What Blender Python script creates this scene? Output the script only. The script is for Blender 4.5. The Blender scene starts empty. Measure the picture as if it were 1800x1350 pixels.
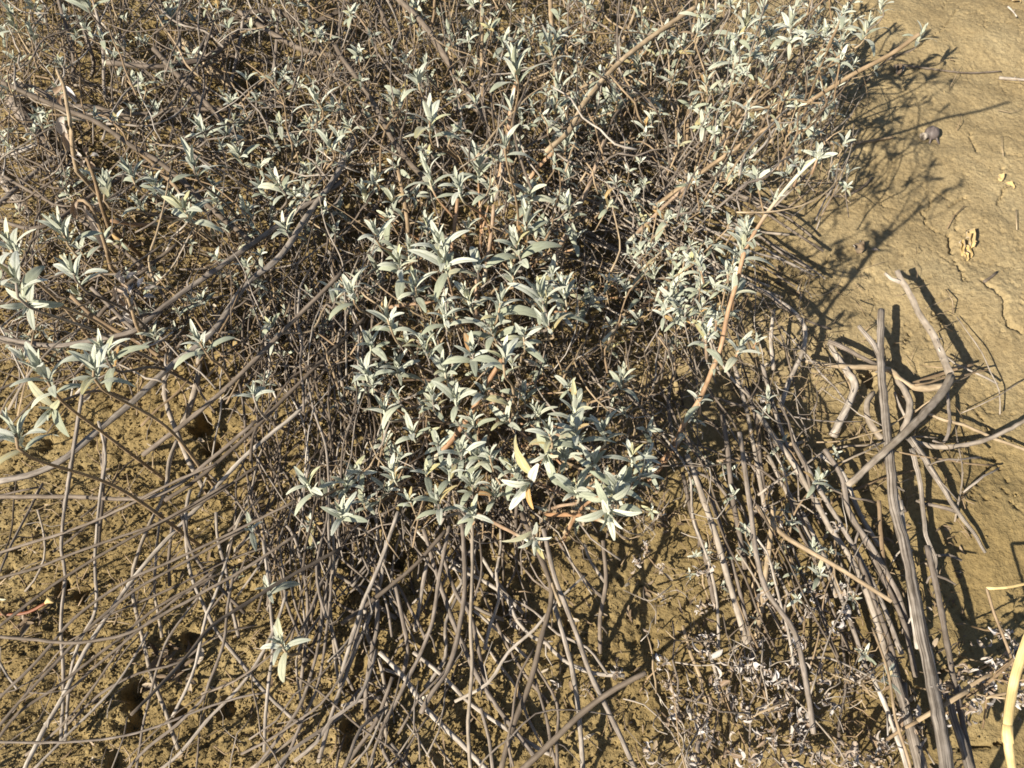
import bpy, math, random
import numpy as np
from mathutils import Matrix, Vector

random.seed(7)
RNG = np.random.default_rng(11)
rad = math.radians
SC = bpy.context.scene
COL = SC.collection

# ------------------------------------------------------------------ camera, world, sun, exposure
CAM_H = 1.30
PITCH = 57.0
FPX = 1413.0                       # focal length in pixels of the 1800 px wide photograph
cam_d = bpy.data.cameras.new("camera")
cam = bpy.data.objects.new("camera", cam_d)
COL.objects.link(cam)
cam.location = (0, 0, CAM_H)
cam.rotation_euler = (rad(90 - PITCH), 0, 0)
cam_d.sensor_width = 36.0
cam_d.lens = 36.0 * FPX / 1800.0
cam_d.clip_start = 0.02
cam_d.clip_end = 500
cam_d.dof.use_dof = True
cam_d.dof.focus_distance = 1.45
cam_d.dof.aperture_fstop = 20.0
SC.camera = cam

SUN_EL, SUN_AZ = 34.0, 40.0        # elevation; direction the light travels, from +X towards +Y
W = bpy.data.worlds.new("World")
SC.world = W
W.use_nodes = True
nt = W.node_tree
bg = nt.nodes["Background"]
sky = nt.nodes.new("ShaderNodeTexSky")
sky.sky_type = 'NISHITA'
sky.sun_disc = False
sky.sun_elevation = rad(SUN_EL)
sky.sun_rotation = rad(-90 - SUN_AZ)
nt.links.new(sky.outputs[0], bg.inputs[0])
bg.inputs[1].default_value = 0.052
sun_d = bpy.data.lights.new("sun", 'SUN')
sun_d.energy = 5.0
sun_d.angle = rad(0.65)
sun_d.color = (1.0, 0.90, 0.74)
sun = bpy.data.objects.new("sun", sun_d)
COL.objects.link(sun)
_d = Vector((math.cos(rad(SUN_AZ)) * math.cos(rad(SUN_EL)), math.sin(rad(SUN_AZ)) * math.cos(rad(SUN_EL)), -math.sin(rad(SUN_EL))))
sun.rotation_euler = _d.to_track_quat('-Z', 'Y').to_euler()
sun.location = (-3, -3, 4)
SC.view_settings.view_transform = 'Standard'
SC.view_settings.look = 'None'
SC.view_settings.exposure = 1.02
SC.view_settings.gamma = 1.0
SC.view_settings.use_curve_mapping = False
SC.render.engine = 'CYCLES'
SC.cycles.max_bounces = 5
SC.cycles.diffuse_bounces = 2
SC.cycles.filter_width = 1.7

# ------------------------------------------------------------------ photograph pixel + height -> point in the place
FW = np.array([0, math.cos(rad(PITCH)), -math.sin(rad(PITCH))])
UP = np.array([0, math.sin(rad(PITCH)), math.cos(rad(PITCH))])
RT = np.array([1.0, 0, 0])
CO = np.array([0, 0, CAM_H])


def P(px, py, h):
    px = np.asarray(px, float); py = np.asarray(py, float); h = np.asarray(h, float)
    d = ((px - 900) / FPX)[..., None] * RT + ((675 - py) / FPX)[..., None] * UP + FW
    t = (CAM_H - h) / (-d[..., 2])
    return CO + t[..., None] * d


def depth(p):
    return float((np.asarray(p) - CO) @ FW)


# ------------------------------------------------------------------ noise
_T = np.random.default_rng(3).random((256, 256))
_TX = np.random.default_rng(4).random((256, 256))
_TY = np.random.default_rng(5).random((256, 256))


def vnoise(x, y, f, s=0):
    x = x * f + s * 17.3; y = y * f + s * 9.7
    xi = np.floor(x).astype(int); yi = np.floor(y).astype(int)
    fx = x - xi; fy = y - yi
    fx = fx * fx * (3 - 2 * fx); fy = fy * fy * (3 - 2 * fy)
    a = _T[xi & 255, yi & 255]; b = _T[(xi + 1) & 255, yi & 255]
    c = _T[xi & 255, (yi + 1) & 255]; d = _T[(xi + 1) & 255, (yi + 1) & 255]
    return (a * (1 - fx) + b * fx) * (1 - fy) + (c * (1 - fx) + d * fx) * fy


def fbm(x, y, f, o=4, s=0):
    v = 0; a = 0.5
    for i in range(o):
        v = v + a * (vnoise(x, y, f * 2 ** i, s + i) - 0.5); a *= 0.55
    return v


def worley(x, y, f, s=0):
    x = x * f + s * 13.1; y = y * f + s * 7.7
    xi = np.floor(x).astype(int); yi = np.floor(y).astype(int)
    f1 = np.full(x.shape, 9.0); f2 = np.full(x.shape, 9.0); cid = np.zeros(x.shape)
    for i in (-1, 0, 1):
        for j in (-1, 0, 1):
            a = (xi + i) & 255; b = (yi + j) & 255
            dx = xi + i + _TX[a, b] - x; dy = yi + j + _TY[a, b] - y
            d = np.sqrt(dx * dx + dy * dy)
            m = d < f1
            f2 = np.where(m, f1, np.minimum(f2, d))
            cid = np.where(m, _T[a, b], cid)
            f1 = np.where(m, d, f1)
    return f1, f2, cid


def sstep(a, b, x):
    t = np.clip((x - a) / (b - a), 0, 1)
    return t * t * (3 - 2 * t)


# ------------------------------------------------------------------ mesh helpers (all quads)
class Acc:
    def __init__(self):
        self.v = []; self.q = []; self.uv = []; self.r = []; self.t = []; self.n = 0

    def add(self, v, q, uv=None, rnd=0.0, t=None):
        self.v.append(v); self.q.append(q + self.n); self.n += len(v)
        self.uv.append(uv if uv is not None else np.zeros((len(v), 2)))
        self.r.append(np.full(len(v), rnd)); self.t.append(t if t is not None else np.zeros(len(v)))

    def mesh(self, name, mat, origin=(0, 0, 0), smooth=True):
        v = np.concatenate(self.v) - np.asarray(origin, float)
        q = np.concatenate(self.q)
        me = bpy.data.meshes.new(name)
        me.vertices.add(len(v)); me.vertices.foreach_set("co", v.astype(np.float32).ravel())
        me.loops.add(q.size); me.loops.foreach_set("vertex_index", q.astype(np.int32).ravel())
        me.polygons.add(len(q)); me.polygons.foreach_set("loop_start", np.arange(0, q.size, 4, dtype=np.int32))
        me.polygons.foreach_set("use_smooth", np.full(len(q), smooth))
        uvl = me.uv_layers.new(name="UVMap")
        uvl.data.foreach_set("uv", np.concatenate(self.uv)[q.ravel()].astype(np.float32).ravel())
        a = me.attributes.new("rnd", 'FLOAT', 'POINT'); a.data.foreach_set("value", np.concatenate(self.r).astype(np.float32))
        a = me.attributes.new("along", 'FLOAT', 'POINT'); a.data.foreach_set("value", np.concatenate(self.t).astype(np.float32))
        me.update(calc_edges=True)
        me.materials.append(mat)
        return me


def link(name, me, parent=None, matrix=None):
    o = bpy.data.objects.new(name, me)
    if parent is not None:
        o.parent = parent
    if matrix is not None:
        o.matrix_basis = matrix
    COL.objects.link(o)
    return o


def tag(o, label=None, cat=None, group=None, kind=None):
    if label: o["label"] = label
    if cat: o["category"] = cat
    if group: o["group"] = group
    if kind: o["kind"] = kind
    return o


def thing(name, label, cat, loc, group=None):
    o = bpy.data.objects.new(name, None)
    o.empty_display_size = 0.05
    o.location = tuple(float(c) for c in loc)
    COL.objects.link(o)
    return tag(o, label, cat, group)


def spline(pts, step):
    """Catmull-Rom through pts, resampled about every step metres."""
    p = np.asarray(pts, float)
    if len(p) == 2:
        n = max(2, int(np.linalg.norm(p[1] - p[0]) / step) + 1)
        return p[0] + (p[1] - p[0]) * np.linspace(0, 1, n)[:, None]
    e = np.vstack([2 * p[0] - p[1], p, 2 * p[-1] - p[-2]])
    out = []
    for i in range(1, len(e) - 2):
        n = max(1, int(round(np.linalg.norm(e[i + 1] - e[i]) / step)))
        t = np.linspace(0, 1, n, endpoint=False)[:, None]
        a, b, c, d = e[i - 1], e[i], e[i + 1], e[i + 2]
        out.append(0.5 * (2 * b + (c - a) * t + (2 * a - 5 * b + 4 * c - d) * t ** 2 + (3 * b - a - 3 * c + d) * t ** 3))
    out.append(p[-1:])
    return np.vstack(out)


def tube(acc, path, radii, sides=6, rnd=0.0, rough=0.0, closed_ends=True, ridge=0.0):
    p = np.asarray(path, float); n = len(p)
    r = np.broadcast_to(np.asarray(radii, float), (n,)).copy()
    seg = np.linalg.norm(np.diff(p, axis=0), axis=1)
    ln = np.concatenate([[0], np.cumsum(seg)])
    if closed_ends:                                   # broken ends: a tiny rounded cap
        d0 = (p[0] - p[1]) / (np.linalg.norm(p[0] - p[1]) + 1e-9); d1 = (p[-1] - p[-2]) / (np.linalg.norm(p[-1] - p[-2]) + 1e-9)
        p = np.vstack([p[0] + d0 * r[0] * .25, p[0], p[1:-1], p[-1], p[-1] + d1 * r[-1] * .25])
        r = np.concatenate([[r[0] * .04], [r[0]], r[1:-1], [r[-1]], [r[-1] * .04]])
        ln = np.concatenate([[ln[0]], ln, [ln[-1]]])
        n += 2
    tg = np.gradient(p, axis=0)
    tg /= np.linalg.norm(tg, axis=1)[:, None] + 1e-12
    ref = np.array([0.21, 0.37, 0.9]) if abs(tg[:, 2]).mean() < .75 else np.array([.9, .3, .1])
    s = np.cross(tg, ref); s /= np.linalg.norm(s, axis=1)[:, None] + 1e-12
    u = np.cross(s, tg)
    a = np.linspace(0, 2 * np.pi, sides + 1)
    prof = np.ones((n, sides + 1))
    if ridge:
        k = RNG.normal(0, ridge, sides); prof *= 1 + np.append(k, k[0])
    if rough:
        k = RNG.normal(0, rough, (n, sides)); prof *= 1 + np.hstack([k, k[:, :1]])
    R = r[:, None] * prof
    v = p[:, None, :] + (np.cos(a)[None, :, None] * s[:, None, :] + np.sin(a)[None, :, None] * u[:, None, :]) * R[..., None]
    v = v.reshape(-1, 3)
    i = np.arange(n - 1)[:, None] * (sides + 1); j = np.arange(sides)[None, :]
    q = np.stack([i + j, i + j + 1, i + j + 1 + sides + 1, i + j + sides + 1], -1).reshape(-1, 4)
    uv = np.stack([np.broadcast_to(a / (2 * np.pi), (n, sides + 1)), np.broadcast_to(ln[:, None], (n, sides + 1))], -1).reshape(-1, 2)
    t = np.repeat(ln / max(ln[-1], 1e-6), sides + 1)
    acc.add(v, q, uv, rnd, t)


def nodes_radius(n, r0, r1, step):
    """Tapered radius with swollen joints every few centimetres, as on sage stems."""
    x = np.arange(n) * step
    off = random.random() * .05; per = random.uniform(.035, .07)
    k = ((x + off) / per) % 1.0
    bump = np.exp(-((k - .5) / .16) ** 2)
    return np.linspace(r0, r1, n) * (1 + .13 * bump + RNG.normal(0, .02, n))


# ------------------------------------------------------------------ materials
def mat_base(name):
    m = bpy.data.materials.new(name); m.use_nodes = True
    return m, m.node_tree.nodes, m.node_tree.links, m.node_tree.nodes["Principled BSDF"]


def ramp(n, stops):
    r = n.new("ShaderNodeValToRGB")
    e = r.color_ramp.elements
    e[0].position, e[0].color = stops[0][0], (*stops[0][1], 1)
    e[1].position, e[1].color = stops[-1][0], (*stops[-1][1], 1)
    for p_, c_ in stops[1:-1]:
        k = e.new(p_); k.color = (*c_, 1)
    return r


def math_node(n, l, op, a, b):
    k = n.new("ShaderNodeMath"); k.operation = op
    for i, x in enumerate((a, b)):
        if isinstance(x, (int, float)): k.inputs[i].default_value = x
        else: l.new(x, k.inputs[i])
    return k.outputs[0]


def rnd_value(n, l):
    oi = n.new("ShaderNodeObjectInfo")
    at = n.new("ShaderNodeAttribute"); at.attribute_name = "rnd"
    s = math_node(n, l, 'ADD', oi.outputs["Random"], at.outputs["Fac"])
    return math_node(n, l, 'FRACT', s, 0.0)


def mixc(n, l, fac, a, b, blend='MIX'):
    k = n.new("ShaderNodeMix"); k.data_type = 'RGBA'; k.blend_type = blend
    if isinstance(fac, (int, float)): k.inputs[0].default_value = fac
    else: l.new(fac, k.inputs[0])
    for i, x in ((6, a), (7, b)):
        if isinstance(x, tuple): k.inputs[i].default_value = (*x, 1)
        else: l.new(x, k.inputs[i])
    return k.outputs[2]


def stem_material(name, stops, streak=.5, living=False, rough=.75, bump=.25, dark=(.07, .05, .035), uvs=(5, 28)):
    m, n, l, b = mat_base(name)
    r = ramp(n, stops); l.new(rnd_value(n, l), r.inputs[0])
    uv = n.new("ShaderNodeUVMap")
    mp = n.new("ShaderNodeMapping"); l.new(uv.outputs[0], mp.inputs[0]); mp.inputs["Scale"].default_value = (*uvs, 1)
    nz = n.new("ShaderNodeTexNoise"); l.new(mp.outputs[0], nz.inputs[0]); nz.inputs["Scale"].default_value = 1.6; nz.inputs["Detail"].default_value = 4
    tc = n.new("ShaderNodeTexCoord")
    nb = n.new("ShaderNodeTexNoise"); l.new(tc.outputs["Object"], nb.inputs[0]); nb.inputs["Scale"].default_value = 45; nb.inputs["Detail"].default_value = 3
    f1 = ramp(n, [(.42, (0, 0, 0)), (.62, (1, 1, 1))]); l.new(nz.outputs[0], f1.inputs[0])
    c = mixc(n, l, math_node(n, l, 'MULTIPLY', f1.outputs[0], streak), r.outputs[0], dark)
    f2 = ramp(n, [(.35, (.72, .70, .68)), (.68, (1.18, 1.18, 1.2))]); l.new(nb.outputs[0], f2.inputs[0])
    c = mixc(n, l, 1.0, c, f2.outputs[0], 'MULTIPLY')
    if living:
        at = n.new("ShaderNodeAttribute"); at.attribute_name = "along"
        fa = ramp(n, [(.80, (0, 0, 0)), (.96, (1, 1, 1))]); l.new(at.outputs["Fac"], fa.inputs[0])
        c = mixc(n, l, fa.outputs[0], c, (.50, .52, .41))
    l.new(c, b.inputs["Base Color"])
    b.inputs["Roughness"].default_value = rough
    b.inputs["Specular IOR Level"].default_value = .3
    bp = n.new("ShaderNodeBump"); bp.inputs["Strength"].default_value = bump; bp.inputs["Distance"].default_value = .002
    l.new(nz.outputs[0], bp.inputs["Height"]); l.new(bp.outputs[0], b.inputs["Normal"])
    return m


M = {}
M['grey'] = stem_material("dry_stem_grey", [(0, (.15, .125, .102)), (.5, (.225, .193, .163)), (1, (.34, .305, .265))])
M['pale'] = stem_material("dry_stem_bleached", [(0, (.28, .24, .19)), (.5, (.36, .32, .27)), (1, (.47, .435, .385))], .45, dark=(.16, .125, .1))
M['brown'] = stem_material("dry_stem_brown", [(0, (.105, .084, .064)), (.5, (.155, .127, .10)), (1, (.22, .182, .146))], .4)
M['tan'] = stem_material("stem_tan", [(0, (.23, .165, .10)), (.5, (.31, .235, .15)), (1, (.40, .32, .215))], .35, dark=(.14, .09, .05))
M['orange'] = stem_material("living_stem", [(0, (.31, .185, .10)), (.5, (.33, .225, .14)), (1, (.33, .26, .19))], .3, True, .6, .12, dark=(.25, .12, .06))
M['wood'] = stem_material("weathered_wood", [(0, (.24, .20, .165)), (.5, (.31, .275, .235)), (1, (.40, .36, .315))], .9, rough=.85, bump=1.0, dark=(.05, .04, .032), uvs=(11, 5))
M['straw'] = stem_material("straw", [(0, (.66, .50, .22)), (1, (.72, .57, .29))], .5, rough=.6, bump=.3, dark=(.42, .29, .12), uvs=(14, 4))
M['rust'] = stem_material("rusty_stem", [(0, (.20, .06, .025)), (1, (.28, .10, .04))], .3, rough=.5)


def leaf_material(name, stops, vein=(.33, .37, .28), veinfac=.75, transl=.12):
    m, n, l, b = mat_base(name)
    r = ramp(n, stops); l.new(rnd_value(n, l), r.inputs[0])
    uv = n.new("ShaderNodeUVMap")
    sx = n.new("ShaderNodeSeparateXYZ"); l.new(uv.outputs[0], sx.inputs[0])
    d = math_node(n, l, 'ABSOLUTE', math_node(n, l, 'SUBTRACT', sx.outputs[0], .5), 0)
    fr = ramp(n, [(.03, (1, 1, 1)), (.12, (0, 0, 0))]); l.new(d, fr.inputs[0])
    c = mixc(n, l, math_node(n, l, 'MULTIPLY', fr.outputs[0], veinfac), r.outputs[0], vein)
    tc = n.new("ShaderNodeTexCoord")
    nz = n.new("ShaderNodeTexNoise"); l.new(uv.outputs[0], nz.inputs[0]); nz.inputs["Scale"].default_value = 5; nz.inputs["Detail"].default_value = 4
    f2 = ramp(n, [(.3, (.80, .80, .78)), (.7, (1.12, 1.12, 1.12))]); l.new(nz.outputs[0], f2.inputs[0])
    c = mixc(n, l, 1.0, c, f2.outputs[0], 'MULTIPLY')
    geo = n.new("ShaderNodeNewGeometry")
    c = mixc(n, l, math_node(n, l, 'MULTIPLY', geo.outputs["Backfacing"], .35), c, vein)
    l.new(c, b.inputs["Base Color"])
    b.inputs["Roughness"].default_value = .85
    b.inputs["Specular IOR Level"].default_value = .15
    b.inputs["Sheen Weight"].default_value = .25
    b.inputs["Sheen Roughness"].default_value = .5
    bp = n.new("ShaderNodeBump"); bp.inputs["Strength"].default_value = .3; bp.inputs["Distance"].default_value = .0012
    l.new(nz.outputs[0], bp.inputs["Height"]); l.new(bp.outputs[0], b.inputs["Normal"])
    if transl:
        tr = n.new("ShaderNodeBsdfTranslucent"); l.new(c, tr.inputs[0])
        mx = n.new("ShaderNodeMixShader"); mx.inputs[0].default_value = transl
        out = n["Material Output"]
        l.new(b.outputs[0], mx.inputs[1]); l.new(tr.outputs[0], mx.inputs[2]); l.new(mx.outputs[0], out.inputs[0])
    return m


M['leaf'] = leaf_material("sage_leaf", [(0, (.40, .425, .345)), (.35, (.48, .505, .425)), (.6, (.54, .565, .485)), (.82, (.61, .63, .55)), (.93, (.47, .47, .29)), (.975, (.40, .36, .17)), (1, (.45, .27, .10))])
M['leaf_old'] = leaf_material("sage_leaf_old", [(0, (.27, .295, .215)), (.4, (.335, .365, .28)), (.7, (.40, .43, .345)), (.86, (.46, .475, .375)), (.95, (.38, .34, .17)), (.985, (.40, .24, .09)), (1, (.30, .18, .09))])
M['litter'] = leaf_material("dead_leaf", [(0, (.08, .055, .035)), (.35, (.14, .10, .065)), (.65, (.22, .165, .11)), (.88, (.34, .28, .21)), (1, (.45, .41, .35))], (.3, .22, .15), .2, 0)
M['curl'] = leaf_material("curled_leaf", [(0, (.17, .115, .075)), (.3, (.27, .20, .14)), (.52, (.36, .315, .275)), (.8, (.43, .405, .39)), (1, (.56, .54, .55))], (.42, .37, .33), .3, .05)
M['yellow'] = leaf_material("yellow_leaf", [(0, (.46, .33, .14)), (.5, (.52, .39, .19)), (1, (.55, .42, .21))], (.5, .35, .12), .4, .1)

# soil: colour only; all relief down to a few millimetres is mesh
m, n, l, b = mat_base("soil")
vm = n.new("ShaderNodeAttribute"); vm.attribute_name = "along"
tc = n.new("ShaderNodeTexCoord")
n1 = n.new("ShaderNodeTexNoise"); l.new(tc.outputs["Object"], n1.inputs[0]); n1.inputs["Scale"].default_value = 5; n1.inputs["Detail"].default_value = 7; n1.inputs["Roughness"].default_value = .65
n2 = n.new("ShaderNodeTexNoise"); l.new(tc.outputs["Object"], n2.inputs[0]); n2.inputs["Scale"].default_value = 130; n2.inputs["Detail"].default_value = 4
n3 = n.new("ShaderNodeTexNoise"); l.new(tc.outputs["Object"], n3.inputs[0]); n3.inputs["Scale"].default_value = 420; n3.inputs["Detail"].default_value = 2
r1 = ramp(n, [(.3, (.232, .179, .098)), (.5, (.292, .231, .132)), (.7, (.345, .281, .168))]); l.new(n1.outputs[0], r1.inputs[0])
r2 = ramp(n, [(.3, (.74, .72, .68)), (.5, (1, 1, 1)), (.72, (1.18, 1.17, 1.13))]); l.new(n2.outputs[0], r2.inputs[0])
c = mixc(n, l, .8, r1.outputs[0], r2.outputs[0], 'MULTIPLY')
r3 = ramp(n, [(.30, (.66, .62, .56)), (.42, (1, 1, 1)), (.66, (1, 1, 1)), (.74, (1.3, 1.28, 1.22))]); l.new(n3.outputs[0], r3.inputs[0])
c = mixc(n, l, .6, c, r3.outputs[0], 'MULTIPLY')
c = mixc(n, l, vm.outputs["Fac"], c, mixc(n, l, 1.0, c, (.76, .725, .60), 'MULTIPLY'))   # crumbly soil is a browner soil
l.new(c, b.inputs["Base Color"]); b.inputs["Roughness"].default_value = .95; b.inputs["Specular IOR Level"].default_value = .1
bp = n.new("ShaderNodeBump"); bp.inputs["Strength"].default_value = .5; bp.inputs["Distance"].default_value = .003
l.new(n3.outputs[0], bp.inputs["Height"])
bp2 = n.new("ShaderNodeBump"); bp2.inputs["Strength"].default_value = .5; bp2.inputs["Distance"].default_value = .006
l.new(n2.outputs[0], bp2.inputs["Height"]); l.new(bp.outputs[0], bp2.inputs["Normal"]); l.new(bp2.outputs[0], b.inputs["Normal"])
M['soil'] = m

# ------------------------------------------------------------------ the ground
CRACKS = [  # pixel polylines of the larger cracks, half-width px
    ([(1680, 452), (1692, 472), (1696, 492)], 3.2), ([(1728, 496), (1745, 510), (1762, 528), (1768, 545), (1774, 570), (1798, 582)], 5),
    ([(1672, 408), (1676, 425), (1674, 440)], 6), ([(1776, 322), (1768, 332), (1762, 342), (1755, 356)], 4),
    ([(1640, 348), (1636, 360), (1630, 368)], 3.5), ([(1620, 366), (1628, 385), (1640, 398), (1670, 412)], 1.6),
    ([(1684, 372), (1686, 386), (1682, 402)], 2.5), ([(1742, 300), (1764, 295)], 2), ([(1700, 345), (1680, 353), (1668, 360)], 2),
    ([(1640, 545), (1652, 558), (1657, 570)], 2.5), ([(1595, 560), (1600, 585), (1590, 610)], 2),
    ([(1640, 1200), (1668, 1172), (1720, 1176), (1745, 1168)], 3), ([(1690, 1315), (1735, 1312), (1768, 1302)], 3),
    ([(1700, 875), (1752, 800), (1775, 850)], 1.5), ([(1710, 705), (1745, 760), (1790, 775)], 1.3), ([(1600, 95), (1650, 60), (1690, 10)], 1.6),
    ([(1100, 1080), (1150, 1140), (1190, 1200)], 1.6), ([(1120, 1010), (1160, 1060)], 1.5), ([(1705, 232), (1706, 245)], 3), ([(1712, 250), (1716, 268)], 3),
    ([(1760, 860), (1790, 900)], 1.6), ([(1720, 880), (1790, 870)], 1.4), ([(1560, 1080), (1570, 1120)], 2),
]
PITS = [(228, 1215, 20, 4.0), (232, 1270, 17, 3), (352, 742, 20, 4), (372, 785, 16, 3.5), (140, 1040, 14, 2), (330, 1118, 16, 2.5), (205, 1345, 26, 2), (510, 640, 18, 3),
        (105, 1030, 12, 2), (600, 940, 24, 3), (700, 980, 18, 3), (1005, 1100, 10, 1.2), (365, 640, 16, 2), (60, 200, 20, 4), (120, 270, 24, 4), (690, 1190, 16, 2), (75, 775, 12, 2), (1530, 660, 13, 2.5),
        (305, 1250, 14, 2), (395, 1240, 16, 2), (620, 1290, 20, 2), (440, 150, 18, 4), (770, 190, 24, 5), (640, 300, 20, 4), (830, 600, 26, 4), (710, 640, 20, 4), (640, 730, 20, 3.5), (1170, 690, 22, 3)]


def rough_mask(x, y):
    lim = .06 + .36 * sstep(.75, 1.15, y) + .12 * (vnoise(x, y, 3.0, 40) - .5)
    return 1 - .85 * sstep(lim, lim + .30, x + .12 * (y - .8))


def tone_mask(x, y):
    return np.clip(np.maximum(rough_mask(x, y), 1 - sstep(.55, 1.0, y)) * (.75 + .5 * vnoise(x, y, 7, 77)), 0, 1)


def ground_z(x, y):
    far = sstep(2.2, 6.0, np.hypot(x, y - 1.0))
    rm = rough_mask(x, y)
    wx = x + .010 * fbm(x, y, 40, 2, 50); wy = y + .010 * fbm(x, y, 40, 2, 60)
    z = .045 * fbm(x, y, 2.2, 3, 1) + .020 * fbm(x, y, 9, 3, 5)
    f1, f2, cid = worley(wx, wy, 26, 1)
    z += np.maximum(rm - .2, 0) * (.005 * (.55 - f1) + .003 * (cid - .5)) * sstep(.25, .6, vnoise(x, y, 5, 8))
    f1, f2, cid = worley(wx, wy, 70, 2)
    z += (.03 + .45 * rm) * (.0035 * (.5 - f1) + .0022 * (cid - .5))
    f1, f2, cid = worley(x, y, 150, 3)
    z += (.06 + .6 * rm) * (.0026 * (.5 - f1) + .0022 * (cid - .5))
    z += .0022 * fbm(x, y, 70, 4, 13)
    z -= rm * .006 * sstep(.72, .86, vnoise(wx, wy, 75, 21))
    z -= (.15 + .85 * rm) * .0032 * sstep(.66, .80, vnoise(x, y, 150, 27)) * sstep(.3, .6, vnoise(x, y, 20, 28))
    z -= (.2 + .8 * rm) * .0022 * sstep(.66, .80, vnoise(x, y, 235, 29))
    z += (.3 + .7 * rm) * .0011 * RNG.normal(0, 1, x.shape)
    # dried-mud cracks in the smoother soil at the right
    wx = x + .03 * fbm(x, y, 14, 3, 70); wy = y + .03 * fbm(x, y, 14, 3, 80)
    f1, f2, cid = worley(wx, wy, 13, 4)
    e = f2 - f1
    z -= (1.05 - rm) * .006 * (1 - sstep(.0, .035, e)) * sstep(.52, .66, vnoise(x, y, 9, 31))
    f1, f2, cid = worley(wx, wy, 34, 5)
    z -= (1.05 - rm) * .004 * (1 - sstep(.0, .06, f2 - f1)) * sstep(.58, .70, vnoise(x, y, 14, 35))
    for px, py, rp, dp in PITS:
        c0 = P(px, py, 0.0); rr = rp * depth(c0) / FPX
        ang = np.arctan2(y - c0[1], x - c0[0])
        d = np.hypot(x - c0[0], (y - c0[1]) * .75) / rr + .35 * (vnoise(x, y, 60, 90) - .5) + .15 * np.sin(3 * ang + px)
        z -= .01 * dp * (1 - sstep(.65, 1.15, d))
    for pts, wpx in CRACKS:
        q = np.array([P(a, b_, 0.0) for a, b_ in pts])[:, :2]
        wd = wpx * 1.25 / FPX
        lo = q.min(0) - .06; hi = q.max(0) + .06
        msk = (x > lo[0]) & (x < hi[0]) & (y > lo[1]) & (y < hi[1])
        if not msk.any():
            continue
        xx = x[msk] + .014 * fbm(x[msk], y[msk], 50, 3, 95); yy = y[msk] + .014 * fbm(x[msk], y[msk], 50, 3, 96)
        dm = np.full(xx.shape, 9.0)
        for a, c1 in zip(q[:-1], q[1:]):
            ab = c1 - a; tt = np.clip(((xx - a[0]) * ab[0] + (yy - a[1]) * ab[1]) / (ab @ ab), 0, 1)
            dm = np.minimum(dm, np.hypot(xx - a[0] - ab[0] * tt, yy - a[1] - ab[1] * tt))
        z[msk] -= .014 * (1 - sstep(.35, 1.0, dm / wd))
    return z * (1 - far)


def axis_coords(lo, hi, step, ends):
    fine = np.arange(lo, hi, step)
    k = step; a = [hi]; b = [lo - step]
    while a[-1] < ends:
        k *= 1.1; a.append(a[-1] + k)
    k = step
    while b[-1] > -ends:
        k *= 1.1; b.append(b[-1] - k)
    return np.concatenate([np.array(b[::-1]), fine, np.array(a)])


xs = axis_coords(-1.62, 1.62, .0042, 120)
ys = axis_coords(.05, 2.35, .0042, 120)
gx, gy = np.meshgrid(xs, ys, indexing='ij')
inner = (np.abs(gx) < 7) & (gy > -6) & (gy < 9)
gz = np.zeros(gx.shape)
gz[inner] = ground_z(gx[inner], gy[inner])
nx_, ny_ = gx.shape
acc = Acc()
i_ = (np.arange(nx_ - 1)[:, None] * ny_ + np.arange(ny_ - 1)[None, :])
acc.add(np.stack([gx, gy, gz], -1).reshape(-1, 3), np.stack([i_, i_ + ny_, i_ + ny_ + 1, i_ + 1], -1).reshape(-1, 4))
acc.t = [tone_mask(gx, gy).ravel()]
g = link("ground", acc.mesh("ground", M['soil']))
tag(g, kind='structure', label="dry yellowish brown soil, crumbly at left and cracked smooth at right")


def gz_at(x, y):
    return ground_z(np.atleast_1d(np.asarray(x, float)), np.atleast_1d(np.asarray(y, float)))


# ------------------------------------------------------------------ leaf shapes
def leaf_shape(wid, fold, bend0, bend1, nl=7, nw=4, revol=.35, roll=0.0, twist=0.0, wav=0.0):
    t = np.linspace(0, 1, nl + 1)
    w = wid * (np.sin(np.pi * np.clip(t, .02, .985) ** .9) ** .6) + .010
    th = bend0 + (bend1 - bend0) * t
    dy = np.cos(th) / nl; dz = -np.sin(th) / nl
    cy = np.concatenate([[0], np.cumsum(dy[:-1])]); cz = np.concatenate([[0], np.cumsum(dz[:-1])])
    k = np.linspace(-1, 1, nw + 1)
    v = []
    for i in range(nl + 1):
        for a in k:
            if roll:
                ang = a * roll
                x = w[i] * math.sin(ang) / roll * 1.2; z = w[i] * (1 - math.cos(ang)) / roll * 1.2
            else:
                x = w[i] * a; z = fold * w[i] * abs(a) - revol * w[i] * max(0, abs(a) - .55) ** 1.0 * 1.6
            z += wav * w[i] * math.sin(9 * t[i] + 2 * a)
            tw = twist * t[i]
            x, z = x * math.cos(tw) - z * math.sin(tw), x * math.sin(tw) + z * math.cos(tw)
            nrm = (math.sin(th[i]), math.cos(th[i]))
            v.append((x, cy[i] + nrm[0] * z, cz[i] + nrm[1] * z))
    v = np.array(v)
    r = np.arange(nl)[:, None] * (nw + 1) + np.arange(nw)[None, :]
    q = np.stack([r, r + 1, r + nw + 2, r + nw + 1], -1).reshape(-1, 4)
    uv = np.stack(np.broadcast_arrays(((k + 1) / 2)[None, :], t[:, None]), -1).reshape(-1, 2)
    return v, q, uv


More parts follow.
